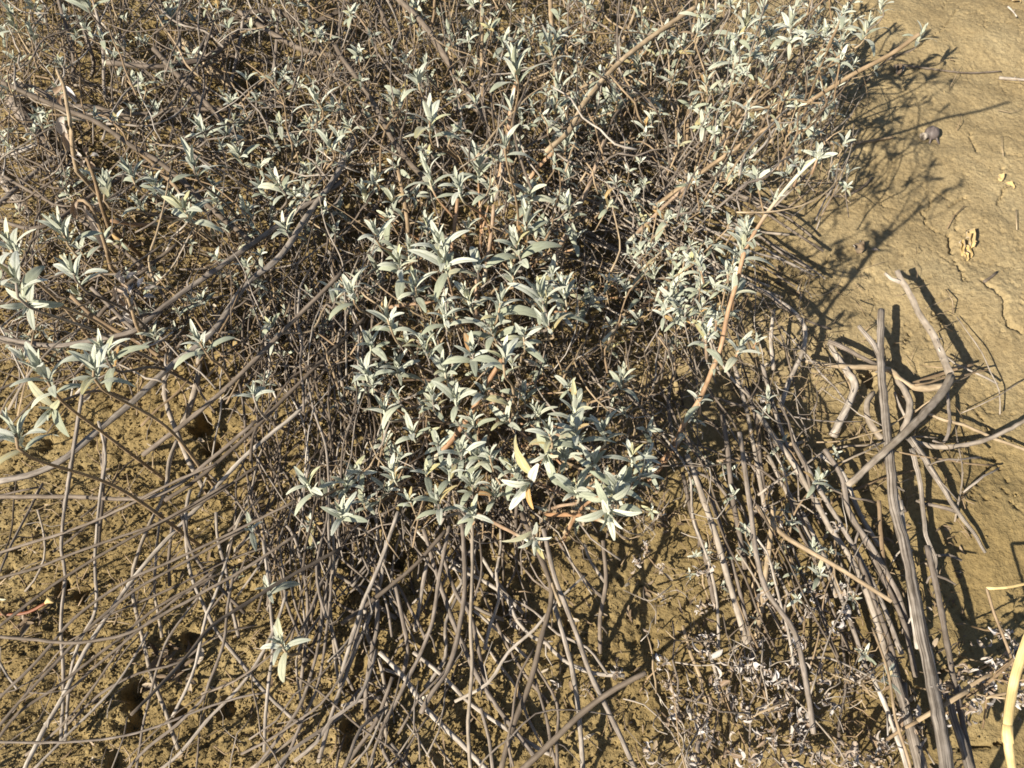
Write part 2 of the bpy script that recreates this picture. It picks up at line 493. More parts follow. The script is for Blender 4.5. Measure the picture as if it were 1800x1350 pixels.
U = random.uniform
SHAPES = {
    'tip': [leaf_shape(U(.075, .105), U(.45, .7), U(-.25, -.1), U(.0, .35), revol=.2) for _ in range(6)],
    'mid': [leaf_shape(U(.09, .13), U(.25, .5), U(-.3, 0), U(.5, 1.1), twist=U(-.3, .3)) for _ in range(8)],
    'low': [leaf_shape(U(.10, .155), U(.15, .4), U(-.2, .1), U(.5, 1.5), twist=U(-.5, .5), wav=U(0, .15)) for _ in range(8)],
    'dead': [leaf_shape(U(.12, .2), 0, U(-.3, .3), U(-.6, 1.2), 4, 2, roll=U(.8, 2.2), twist=U(-1, 1)) for _ in range(8)],
    'curl': [leaf_shape(U(.14, .24), 0, U(-.4, .5), U(.6, 2.8), 7, 4, roll=U(1.2, 2.8), twist=U(-1.8, 1.8), wav=U(.1, .5)) for _ in range(10)],
}
MATOF = {'tip': 'leaf', 'mid': 'leaf', 'low': 'leaf_old', 'dead': 'litter', 'curl': 'curl'}
LEAFMESH = {}
for kk, arr in SHAPES.items():
    for ii, (v, q, uv) in enumerate(arr):
        a = Acc(); a.add(v, q, uv); LEAFMESH[kk, ii] = a.mesh("leaf_" + kk, M[MATOF[kk]])


def frame(dirv, nrm, s):
    d = dirv / np.linalg.norm(dirv)
    x = np.cross(d, nrm); nx = np.linalg.norm(x)
    x = np.array([1.0, 0, 0]) if nx < 1e-6 else x / nx
    z = np.cross(x, d)
    m_ = np.eye(4); m_[:3, 0] = x; m_[:3, 1] = d; m_[:3, 2] = z
    return m_, s


def leaf_matrix(pos, dirv, nrm, size):
    m_, _ = frame(np.asarray(dirv, float), np.asarray(nrm, float), size)
    m_[:3, :3] *= size; m_[:3, 3] = pos
    return m_


def acc_leaf(acc, kind, idx, mat4, rnd):
    v, q, uv = SHAPES[kind][idx]
    acc.add(v @ mat4[:3, :3].T + mat4[:3, 3], q, uv, rnd)


def sprig_leaves(tip, axis, L, nn=5, openk=1.0, start=.04, axil=True):
    """Opposite leaf pairs, each pair turned a quarter from the last. Returns leaves (kind, variant, matrix) and the length of stem they take."""
    axis = axis / np.linalg.norm(axis)
    e1 = np.cross(axis, [0.3, .2, 1.0]); e1 /= np.linalg.norm(e1); e2 = np.cross(axis, e1)
    ph = U(0, 3.14); s = 0.0; out = []; bases = []
    for k in range(nn):
        f = (k + .4) / nn
        ln = L * (.5 + .5 * min(1, f * 1.3)) * U(.65, 1.12)
        opn = openk * (rad(10) + rad(58) * f ** 1.1)
        kind = 'tip' if f < .35 else ('mid' if f < .72 else 'low')
        pos = tip - axis * s
        for sd in (0, math.pi):
            if k >= nn - 1 and random.random() < .2:
                continue
            a = ph + sd + U(-.25, .25)
            rd = e1 * math.cos(a) + e2 * math.sin(a)
            o = opn * U(.8, 1.2)
            d = axis * math.cos(o) + rd * math.sin(o)
            nrm = axis * math.sin(o) - rd * math.cos(o)
            nrm = -nrm if False else nrm
            out.append((kind, random.randrange(len(SHAPES[kind])), leaf_matrix(pos, d, nrm, ln * U(.88, 1.1))))
            if axil and k >= 1 and random.random() < .75:
                for q_ in range(random.choice((1, 2))):
                    o2 = o * U(.3, .7); a2 = a + U(-.7, .7)
                    rd2 = e1 * math.cos(a2) + e2 * math.sin(a2)
                    d2 = axis * math.cos(o2) + rd2 * math.sin(o2)
                    out.append(('tip', random.randrange(6), leaf_matrix(pos + axis * .003, d2, axis * math.sin(o2) - rd2 * math.cos(o2), ln * U(.32, .52))))
        bases.append(pos)
        ph += math.pi / 2 + U(-.2, .2)
        s += L * (start + .16 * f) * U(.8, 1.25)
    return out, s


# ------------------------------------------------------------------ the shrubs and the things around them
def ground_pt(px, py):
    p = P(px, py, 0.0); p[2] = 0.0
    return p


GSAGE = "silvery sage shrubs growing side by side"
PL = {}


def stubs(a, path, radii):
    """Broken side twigs in opposite pairs at some joints of a dry stem."""
    n_ = len(path)
    if n_ < 8: return
    for _ in range(random.choice((0, 1, 1, 2, 3))):
        i = random.randrange(3, n_ - 3)
        d = path[i + 1] - path[i - 1]; d /= np.linalg.norm(d) + 1e-9
        sd = np.cross(d, RNG.normal(0, 1, 3)); sd /= np.linalg.norm(sd) + 1e-9
        r = radii[i] if np.ndim(radii) else radii
        for sg in random.choice(((1,), (1, -1))):
            L_ = r * U(2, 4) if random.random() < .7 else U(.012, .05)
            e = d * .6 + sd * sg
            tube(a, np.array([path[i], path[i] + e * L_ * .5, path[i] + e * L_ + d * L_ * .3 + RNG.normal(0, L_ * .1, 3)]), [r * .55, r * .42, r * .28], 5)


class Plant:
    def __init__(self, key, name, label, cat, px, py, group=None):
        self.root = thing(name, label, cat, ground_pt(px, py), group)
        self.o = np.array(self.root.location)
        self.key = key
        self.leaves = []           # (projected size, sprig object, kind, idx, matrix)
        self.twigs = {}            # material -> Acc of fine twigs
        self.small = {'leaf': Acc(), 'leaf_old': Acc(), 'curl': Acc()}; self.nstem = 0
        PL[key] = self

    def stem(self, path, radii, mat, sides=7, name="stem", **kw):
        a = Acc(); tube(a, path, radii, sides, **kw)
        if name == 'dry_stem': stubs(a, path, radii)
        self.nstem += 1
        return link(name, a.mesh(name, M[mat], self.o), self.root)

    def twig(self, path, radii, mat, sides=5, **kw):
        a = self.twigs.setdefault(mat, Acc())
        tube(a, path, radii, sides, rnd=random.random(), **kw)

    def finish(self):
        self.leaves.sort(key=lambda t: -t[0])
        rest = {}
        for i, (sz, sp, kind, idx, m4) in enumerate(self.leaves):
            if i < 300 and sp is not None:
                mm = Matrix(m4.tolist()); mm.translation -= Vector(self.o)
                link("leaf", LEAFMESH[kind, idx], sp, mm)
            else:
                acc_leaf(self.small[MATOF[kind]], kind, idx, m4, random.random())
        for mt, a in self.small.items():
            if a.n:
                o = link("small_leaves", a.mesh("small_leaves", M[mt], self.o), self.root); o["kind"] = 'stuff'
        for mt, a in self.twigs.items():
            o = link("twig_tangle", a.mesh("twig_tangle", M[mt], self.o), self.root); o["kind"] = 'stuff'


Plant('low', "sage_shrub", "lush silvery sage shrub with the largest leaf clusters, above the fan of dry stems", "shrub", 860, 700, GSAGE)
Plant('mid', "sage_shrub", "silvery sage shrub with thin upright orange stems, right behind the lushest shrub", "shrub", 850, 480, GSAGE)
Plant('topc', "sage_shrub", "sage shrub with one tall pale shoot tip above dense dry stems, top middle", "shrub", 900, 190, GSAGE)
Plant('topr', "sage_shrub", "sage shrub with an arching tan stem that overhangs the bare soil, at the top right", "shrub", 1330, 190, GSAGE)
Plant('topl', "sage_shrub", "sparse twiggy sage shrub with tiny leaves and dark thick branches, at the top left", "shrub", 280, 170, GSAGE)
Plant('left', "sage_shrub", "sage shrub with thick brown stems and big leaf rosettes at the left edge", "shrub", 420, 420, GSAGE)
GDRY = "dry leafless stems of sage"
Plant('fanl', "dry_shrub", "leafless shrub of long crossing grey stems over crumbly soil, at the bottom left", "dry shrub", 110, 1300, GDRY)
Plant('fanc', "dry_shrub", "fan of dry grey stems that spreads downwards below the lush sage shrub", "dry shrub", 700, 920, GDRY)
Plant('bund', "dry_shrub", "dense upright bundle of thin dry stems left of the lush sage shrub", "dry shrub", 540, 760, GDRY)
Plant('fanr', "dry_shrub", "slanting row of dry grey stems right of the tall orange shoot", "dry shrub", 1290, 800, GDRY)
Plant('wit', "withered_shrub", "withered shrub with curled whitish brown leaves on dry stems, at the bottom right", "withered shrub", 1350, 1130)
Plant('wit2', "withered_shrub", "withered sprays of curled lilac grey leaves beside the yellow straw", "withered shrub", 1740, 1215)

# ---- traced stems: (plant, material, radius px, height at the first point, height at the last, pixels)
S = """
fanl grey 4 25 1 145,690 127,803 113,900 108,967 115,1010 107,1100 112,1200 107,1306
fanl grey 3.8 22 1 173,740 186,800 176,870 167,983 170,1050 163,1087 140,1127 123,1193 115,1303
fanl pale 5.4 14 4 547,690 520,727 433,800 337,903 273,970 230,1023 197,1070 160,1127 133,1177 110,1227 77,1283 40,1360
fanl pale 4.6 12 2 313,770 297,810 290,867 263,920 247,960 235,1000 233,1033 240,1077 253,1133 267,1190 287,1240 313,1317
fanl grey 4.5 14 2 335,860 327,900 330,977 340,1023 363,1073 383,1113 423,1163 460,1210 497,1247 530,1277
fanl grey 4 15 4 320,900 333,960 360,1003 393,1040 430,1077
fanl pale 3.6 9 2 283,900 275,967 272,1040 280,1087 285,1120
fanl grey 4 10 3 303,917 297,983 298,1030
fanl brown 4.4 26 14 230,1257 267,1220 320,1163 373,1100 430,1063 493,1023 600,963
fanl brown 3.6 14 22 -20,978 45,957 110,937 187,907 300,850 380,815
fanl brown 3.6 12 20 -20,1022 67,997 110,980 200,947 283,917 400,850
fanl brown 3.8 16 22 -20,1118 50,1123 117,1130 160,1127 227,1113 287,1080 347,1047 430,1000 520,940
fanl brown 3.6 12 20 -10,1107 60,1053 110,1017 187,970 250,935 360,880 450,820
fanl brown 3.6 14 20 -10,1235 67,1160 117,1100 160,1063 230,1017 300,987 420,930 520,880
fanl brown 3.6 14 18 -10,1285 50,1217 110,1153 150,1110 233,1040 330,985 430,930
fanl brown 3.6 12 18 -10,1308 33,1253 100,1207 160,1160 213,1120 277,1067 380,1010
fanl grey 3 10 12 -10,1304 110,1305 200,1297 277,1277 353,1247 417,1227 467,1217
fanl grey 3.8 3 14 222,1355 260,1313 300,1283 353,1233 367,1200 393,1133 400,1067 412,1000
fanl grey 4 3 14 280,1355 320,1320 363,1267 433,1193 480,1110 505,1040
fanl grey 3 3 12 240,1352 253,1267 270,1200 290,1133 320,1087 353,1043 377,1000
fanl pale 3.6 6 12 303,1260 337,1190 353,1127 363,1080 377,1050 400,980
fanl grey 4 12 2 380,900 383,950 397,1000 403,1050 420,1120
fanl grey 4 14 6 463,950 473,1033 480,1133 473,1193 467,1260 465,1322
fanl grey 4 10 3 500,920 520,950 540,1050 537,1133 528,1210
fanl pale 3.8 12 3 583,890 587,983 580,1060 593,1183 597,1207
fanl grey 4 3 12 448,1352 500,1283 533,1227 560,1133 567,1050
fanl pale 4 2 3 438,1353 513,1300 532,1276
fanl grey 3.6 3 9 495,1352 530,1270 560,1200 575,1100 585,1010
fanl grey 3 14 10 0,1005 20,957 50,900 75,850
fanl pale 2.6 8 3 66,896 78,943 77,983 60,1020 44,1040
fanl brown 3.2 10 14 110,1225 170,1170 230,1120 300,1060 380,1000
fanl brown 3 9 12 170,1090 240,1060 310,1030 400,985 470,960
fanl grey 3 6 9 60,1352 110,1300 190,1220 230,1165 260,1110
fanl pale 3 3 5 0,1165 14,1190 30,1210
left grey 5.8 14 15 -10,848 67,830 117,803 160,767 213,723 233,707 293,650 353,603 387,567 433,500 493,450 540,380 590,310 625,240
left grey 5 16 14 -10,592 80,607 140,603 233,583 253,567 317,517 367,483 413,450 470,410 530,365 600,320
left brown 4 12 22 -10,873 127,873 233,877 300,860 380,800 450,740
left grey 4 20 8 143,700 127,803 113,897
left grey 4 18 6 185,760 180,870 172,960
left pale 4.6 10 1 303,610 290,667 293,710 310,757 333,813 357,856
left pale 6 9 2 350,600 350,630 348,663 333,717 320,750
left pale 3.4 3 2 313,770 300,807 293,857
left brown 4.4 26 16 600,480 540,540 470,610 400,680 330,740 250,800
left brown 3.8 20 10 640,560 560,640 500,700 430,770 350,840 290,880
left grey 4 18 12 160,505 215,560 240,583
left tan 4 18 9 125,520 170,560 240,600 300,640
left brown 5 24 14 0,143 100,187 167,213 233,257 283,287 333,330 383,377 450,430
left tan 4 18 8 205,235 260,280 310,330 340,365
left orange 3.4 14 8 195,388 240,395 277,395
left brown 4 15 9 -10,385 70,400 160,345 215,310 270,275
left grey 4.5 8 8 -10,365 30,330 65,300 100,275 125,262
left brown 3.4 13 10 -10,300 60,340 130,380 190,420 260,480 300,540
left brown 3.6 16 12 310,430 260,470 215,510 170,560
topl wood 12 1 3 20,175 60,227 103,285
topl wood 9 1 2 -10,295 30,350 55,380
topl pale 5 4 6 -10,278 30,268 68,252
topl tan 8 2 6 317,74 345,92 372,125 402,148
topl brown 5.4 18 10 187,110 283,117 367,100 400,72 433,45 480,30
topl brown 4 12 12 133,200 267,200 330,192 400,193
topl brown 5 16 10 -10,148 60,155 110,185 170,190 240,215
topl brown 5.5 18 8 270,85 320,140 380,200 430,260
topl grey 3.6 16 6 100,-10 128,90 128,150
topl grey 3.4 16 6 145,45 165,110 160,135
topl grey 3 16 6 165,5 180,70 183,150 187,180
topl grey 3.2 12 4 317,-10 316,50 318,100 330,135 350,190
topl grey 3.2 14 4 430,20 420,80 412,120 400,175
topl grey 3.2 14 4 488,30 485,90 478,150 476,200
topl pale 2.6 8 4 540,-5 548,40 565,80 598,130
topl pale 2.4 3 3 510,112 525,116 540,110 553,95
topl brown 5 10 14 360,70 420,30 480,20 540,40 600,20
topl brown 5 14 10 420,20 480,60 540,90 600,100
topl brown 4.4 9 6 300,110 400,98 470,110 560,130 620,130
topl pale 2.6 6 4 130,150 170,150 200,158 225,165
topc tan 4.8 30 22 1225,12 1200,27 1100,100 1033,173 1000,230 960,267
topc brown 6 24 8 690,-20 703,0 750,50 813,150 853,213
topc brown 5 24 10 590,80 600,100 650,170 693,250 733,300 773,340
topc brown 4.4 18 12 655,-20 663,0 697,93
topc tan 3.6 20 8 847,-10 847,67 848,200
topc tan 4.5 22 14 967,-20 967,0 973,90 977,133 980,200
topc tan 2.6 14 8 765,-10 762,30 755,50 735,55 715,30 705,-5
topc brown 3 12 6 660,90 640,120 610,118 600,95
topc tan 3 18 10 1128,-10 1100,60 1060,130 990,170
topc grey 3 6 3 940,265 1000,270 1100,270 1210,275
topr tan 4.4 10 50 1150,365 1200,327 1300,257 1400,193 1500,130 1563,97 1616,60
topr tan 3 20 8 1505,-10 1440,70 1380,160 1330,240
topr tan 3.2 24 6 1430,20 1400,70 1340,150 1290,210 1240,300
topr tan 3 8 22 1310,125 1312,160 1325,190 1350,214 1375,200
topr tan 3 14 6 1225,0 1215,90 1210,190 1205,330
topr grey 3 3 8 1420,252 1450,225 1470,190 1480,150
topc orange 4.2 26 8 907,145 902,170 898,193 893,233 883,290 873,333 860,360
topc orange 3.8 20 8 1063,247 1037,320 1020,360 983,437 955,500
topc orange 3.6 18 8 977,263 945,295 920,330
topc tan 3 14 6 785,70 800,125 812,150
mid orange 3.6 14 6 868,360 865,400 858,447 850,500
mid orange 3.6 16 6 805,350 800,393 793,447 790,500
mid orange 3.4 16 8 1210,325 1163,367 1130,400 1100,430
mid orange 3 14 6 837,480 837,540 838,600
mid orange 3 9 12 683,540 743,533 800,528
mid tan 4 16 6 700,300 715,380 720,450 730,520
mid brown 4 10 3 720,300 715,370 700,440 690,500
mid tan 3.2 8 4 600,305 650,275 690,262 740,268
mid tan 3 6 3 600,395 650,388 690,400
mid grey 4 6 2 700,290 670,350 640,390
mid orange 3.4 9 12 1200,487 1140,530 1085,575 1060,600
low orange 4.8 24 9 885,628 853,680 830,723 800,767 750,820
low orange 3.4 16 8 863,690 900,743 940,783
low orange 3.2 12 8 885,826 947,850 1000,873 1050,900
low orange 3.4 9 20 830,898 865,917 900,935 928,950
low orange 3.6 12 26 960,905 1010,905 1045,912 1070,920
low orange 6 1 9 1140,845 1167,810 1200,763
low grey 4 6 2 1100,690 1130,720 1170,770
low tan 3.4 14 3 985,1065 965,1010 950,960 940,920
fanc grey 4 14 6 700,900 667,993 640,1057 620,1117 596,1200
fanc grey 3.8 12 3 790,925 773,1010 760,1093 740,1147 700,1227 670,1287 675,1323 690,1352
fanc pale 3.4 14 4 830,890 830,1000 827,1100 830,1173 823,1267 827,1355
fanc grey 4.6 14 6 813,920 817,1033 803,1127 787,1177 760,1217 740,1253
fanc brown 5 14 3 915,900 947,973 970,1043 950,1127 933,1197 900,1283 880,1355
fanc grey 4.6 8 3 970,1043 977,1073 993,1127 1007,1183 1017,1250 1025,1355
fanc grey 4.8 14 5 955,930 977,1020 1013,1113 1037,1183 1063,1237 1093,1300 1120,1360
fanc brown 5.6 20 9 1135,1183 1083,1210 1027,1250 967,1307 910,1360
fanc pale 5 6 2 667,1147 710,1190 750,1247 807,1303 860,1358
fanc grey 4.6 9 3 745,930 760,983 787,1067 813,1133 840,1190 887,1260 940,1330
fanc pale 4 5 2 727,1147 777,1187 827,1237 900,1287 960,1323 982,1330
fanc pale 3.8 5 2 790,995 807,1003 843,1017 887,1047 910,1093 937,1120 960,1130 990,1160 1043,1183 1097,1187
fanc pale 3.4 5 2 847,980 877,1027 900,1057 920,1078
fanc pale 3 4 2 833,1073 880,1113 927,1157
fanc pale 3.6 5 2 820,1060 850,1075 885,1090
fanc brown 4 12 2 1060,950 1065,1027 1055,1083 1055,1148
fanc grey 3 6 3 977,943 1010,997 1047,1040 1062,1052
fanc pale 3 6 3 1027,957 1040,990 1063,1023
fanc grey 4.6 7 2 663,1020 663,1100 653,1150 643,1253 672,1284
fanc pale 4 5 2 643,1050 643,1107 657,1140
fanc grey 4 10 3 693,1020 710,1100 717,1143 707,1193
fanc grey 4.2 8 4 753,980 743,1033 730,1110
fanc pale 3.8 4 2 590,1010 627,1033 667,1067 697,1087
fanc brown 4 14 8 783,933 733,990 683,1033 600,1097
fanc grey 3.2 6 3 940,1193 960,1260 970,1317 982,1352
fanc pale 3.6 5 2 667,1157 680,1233 677,1310
fanc pale 4.4 3 1 687,1307 723,1353
fanc pale 3 4 2 670,1175 700,1185 722,1195
fanc grey 4 10 3 770,950 800,1040 826,1080 845,1160 860,1230
fanc grey 3.4 6 3 845,1245 860,1300 866,1350
fanc pale 3 3 2 600,1240 640,1230 670,1225
fanc pale 3.8 5 2 712,910 760,960 800,990 850,1010
fanc grey 4 8 3 680,950 665,1040 630,1130 610,1180
fanc grey 4 8 3 640,1050 620,1150 585,1250 560,1340
fanc grey 4 7 2 690,1190 660,1270 610,1340
fanr pale 4.2 8 3 1313,497 1370,530 1400,553 1415,577 1410,620 1387,670 1373,713
fanr pale 6 8 3 1207,800 1220,833 1243,897 1263,957 1280,1020 1300,1087 1313,1132
fanr grey 5 16 8 1300,760 1310,830 1320,900 1330,977 1350,1043 1397,1113 1420,1217 1430,1290
fanr tan 5 8 3 1360,890 1357,920 1347,1000 1330,1123
fanr grey 5 9 3 1270,730 1280,800 1287,870 1300,940 1310,1000
fanr pale 5.4 7 3 1333,727 1360,767 1390,807 1433,880 1460,930 1493,977 1520,1033 1543,1100 1560,1160
fanr grey 5.4 8 3 1450,790 1480,840 1493,900 1533,963 1567,1023 1580,1050 1600,1117
fanr tan 4.6 8 12 1330,890 1370,935 1420,967 1483,1003 1567,1057
fanr pale 4.4 4 3 1440,800 1480,830 1510,900 1545,960
fanr grey 4 8 3 1340,640 1355,700 1375,760 1400,830 1430,870
fanr grey 3.6 6 3 1160,590 1185,640 1175,700 1180,760 1190,800
fanr pale 3.6 6 3 1360,545 1355,600 1360,650
fanr tan 3.4 4 3 1260,810 1310,805 1350,800
fanr tan 4 2 2 1370,780 1400,780 1420,772
fanr grey 4.6 6 3 1200,830 1215,900 1240,980 1255,1060
fanr grey 4 5 3 1310,680 1330,740 1335,800 1345,870
fanr pale 4 5 3 1350,800 1385,870 1420,940 1445,990 1470,1050
fanr grey 4.6 6 3 1500,960 1540,1060 1570,1150 1590,1240
fanr tan 3.4 4 3 1200,1100 1215,1150 1235,1200
fanr pale 3.4 5 3 1245,1140 1260,1190 1265,1230
fanr grey 5.5 7 9 1630,960 1652,1060 1668,1150 1690,1260 1715,1370
fanr pale 4.4 6 4 1583,880 1592,960 1600,1050 1612,1140
fanr grey 4.6 6 4 1395,780 1440,860 1500,960 1550,1060 1585,1150
fanr pale 4.2 5 3 1290,640 1312,720 1330,810 1345,900
fanr grey 4.4 5 4 1480,870 1520,950 1560,1030 1590,1100 1610,1190
fanr grey 4 5 3 1245,860 1275,950 1300,1040 1318,1120 1330,1200
fanr tan 4 6 4 1545,880 1550,960 1565,1050
fanr pale 4.6 5 4 1530,1180 1560,1250 1585,1320 1600,1370
fanr grey 4 5 3 1410,900 1450,980 1490,1080 1525,1180
fanr pale 5 4 3 1590,1200 1600,1280 1625,1355
"""
for line in S.strip().splitlines():
    w = line.split()
    pts = np.array([[float(c) for c in k.split(',')] for k in w[5:]])
    r_px, h0, h1 = float(w[2]) * (1.0 if w[1] == 'orange' else .74 if w[0] == 'fanl' else .95), float(w[3]) / 100, float(w[4]) / 100
    s_ = np.concatenate([[0], np.cumsum(np.hypot(*np.diff(pts, axis=0).T))]); s_ /= s_[-1]
    h = h0 + (h1 - h0) * s_
    p = P(pts[:, 0], pts[:, 1], h)
    path = spline(p, .016)
    path += RNG.normal(0, .0002, path.shape)
    r_ = r_px * np.array([depth(p[0]), depth(p[-1])]) / FPX
    if h0 > h1: r0, r1 = r_[0] * .88, r_[1] * 1.04
    else: r0, r1 = r_[0] * 1.04, r_[1] * .88
    nm = {"orange": "living_stem", "wood": "thick_branch"}.get(w[1], "dry_stem")
    PL[w[0]].stem(path, nodes_radius(len(path), r0, r1, .016), w[1], 7 if r_px < 7 else 12, nm, rough=.04 if r_px < 7 else .07)

# ---- traced leafy shoots: x, y, leaf length px [, image angle, nodes, open]
SPRIGS = """
905,120,50,92,5,.8 898,193,34,90,2,1.3 887,258,44,90,3,1.35 735,142,36,100 790,60,30,95 755,212,42,80,5,1.2 690,175,24 830,50,22 967,85,36,100 980,152,30 975,185,30 990,215,30,60 1010,182,24
1080,170,30 1060,215,24 995,250,30,60 805,325,46 750,298,36 930,340,34 995,358,34 925,388,36 750,395,34 660,408,36 772,428,42 905,428,44 1130,60,28 1120,112,26 1040,40,24 930,60,22 720,440,34
860,330,30 1000,310,26 1060,340,24 1140,60,24 1085,90,22 640,340,26 690,350,28 840,285,34 960,420,30 1010,420,26
1310,42,36 1390,45,36 1240,28,26 1290,98,36 1240,145,36 1355,60,30 1475,42,40 1480,75,34 1525,45,30,60 1550,8,26 1385,182,34,50 1460,188,24 1270,208,28 1310,225,28 1320,320,22 1270,300,22
1620,60,22,50 1440,105,26 1495,40,26 1350,115,28 1280,305,24 1415,130,24 1420,65,28 1540,118,18,40 1340,20,28 1200,80,24 1410,180,22 1360,90,26 1450,60,30
55,58,26 75,84,14 250,70,20 240,150,24 275,195,24 480,242,26 400,235,24 555,172,36 560,215,24 580,258,30 520,60,20 20,30,30 150,5,34 300,30,24 440,40,18 500,130,18 330,190,18 130,60,20 30,110,20
355,230,30 340,288,42,80,5,1.1 228,302,36,110 270,320,32 185,325,34 485,318,38 420,272,26 540,340,26 245,358,26 322,365,38 378,350,28 110,408,48,95,5 18,432,54,85,5 300,350,30 460,330,30 590,520,34
28,492,62,70,5,1.2 50,535,46,-60,4,1.2 128,478,46,100,5,1.25 75,655,58,95,6,1.15 165,648,54,70,5,1.1 28,762,62,80,5,1.15 350,600,42,110,5,1.2 445,693,38,80,4,1.4 465,668,20 180,612,40 40,628,26 450,498,20 270,590,26 430,370,26
400,400,24 500,400,28 545,300,24 90,720,36,-70,3 520,250,24
700,463,36 780,458,42 840,470,36 620,520,42,110 680,558,46 780,553,46 880,528,42 950,518,46 990,508,36 970,480,32 960,570,42 745,610,42 830,620,46 885,628,52,80,5,1.1 640,650,48,110 655,678,40 780,645,46 675,720,42,110
725,762,46 850,690,42 800,700,46 810,790,42 860,800,46 965,762,58,100,5,1.2 1010,715,52,80 920,690,36 1095,660,42,70 1075,690,26 1012,760,56 960,800,52,-100,4 1060,760,46 1110,800,58,80,5,1.2 1085,850,52 1130,832,46
690,830,42 750,830,42 680,860,30 770,880,64,90,5,1.2 840,800,40 870,860,36 830,850,40 930,850,62,-120,4,1.2 1070,905,70,-80,6,1.35 1010,860,52 1080,872,56,100 640,880,36 540,850,44,120,5,1.2 598,900,42 940,950,54,-70,5,1.2
545,920,30 550,960,28 700,700,40 760,700,40 890,740,40 830,740,40 900,640,36 940,720,38 990,800,48 1040,810,50 900,820,44 790,830,42 720,880,44 830,900,40 610,850,36 580,870,34 700,800,40 770,780,40 950,640,34 1000,680,36
730,500,36 820,520,38 900,480,38 860,570,40 920,590,40 650,600,36 700,640,38 760,590,38 1120,560,26 1150,480,26 1100,510,26 1180,520,30
440,928,40,60,4,1.2 470,1035,42,90,4,1.4 493,1130,54,100,5,1.45 415,1010,18 -6,1050,40,-60,3
1307,432,62,80,6,1.15 1290,515,58,80,3,1.35 1330,598,30,60,4 1255,640,26,110,4 1278,478,30,110,3 1438,275,36,60,4 1405,300,38,60,3 1362,350,32,60,4 1312,405,40 1240,590,50,100,5,1.2 1300,610,48,60,5,1.2 1230,700,38,90,4,1.3 1215,735,26,60,3,1.2
1350,700,24 1340,730,28 1440,842,26,40 1452,862,24 1382,830,20 1290,870,20 1320,970,26 1392,920,24 1440,1010,30 1310,932,24 1430,962,22 1560,1190,28 1520,1150,22 1400,1005,22 1230,470,30 1190,500,26 1260,560,24
"""


def plant_of(x, y):
    if 1180 <= x <= 1330 and 395 <= y <= 720 and x > 1200: return 'shoot'
    if 1355 <= x <= 1450 and 265 <= y <= 370: return 'shoot'
    if x < 520 and y > 900: return 'lowleft'
    if x > 1200 and y > 640: return 'wit'
    if x >= 1215 and y < 640: return 'topr'
    if x < 600 and y < 285: return 'topl'
    if x < 600 and y < 800: return 'left'
    if y < 268: return 'topc'
    if y < 640: return 'mid'
    return 'low'


tall = Plant('shoot', "sage_shoot", "long sage shoot on an orange pink stem leaning up right over the bare soil", "shoot", 1160, 815)
for key, col_, r_px, pts in (('shoot', 'orange', 4.9, [(1140, 850, .01), (1160, 815, .03), (1180, 790, .06), (1207, 737, .11), (1227, 707, .145), (1247, 663, .20), (1267, 610, .25), (1280, 547, .30), (1297, 490, .35), (1310, 440, .39), (1334, 396, .425), (1365, 352, .455), (1405, 305, .49), (1434, 279, .515)]),):
    p = np.array([P(a, b_, h) for a, b_, h in pts]); path = spline(p, .014)
    rr = [r_px * depth(p[0]) / FPX, r_px * .6 * depth(p[-1]) / FPX]
    PL[key].stem(path, nodes_radius(len(path), rr[0], rr[1], .014), col_, 8, "living_stem", rough=.03)

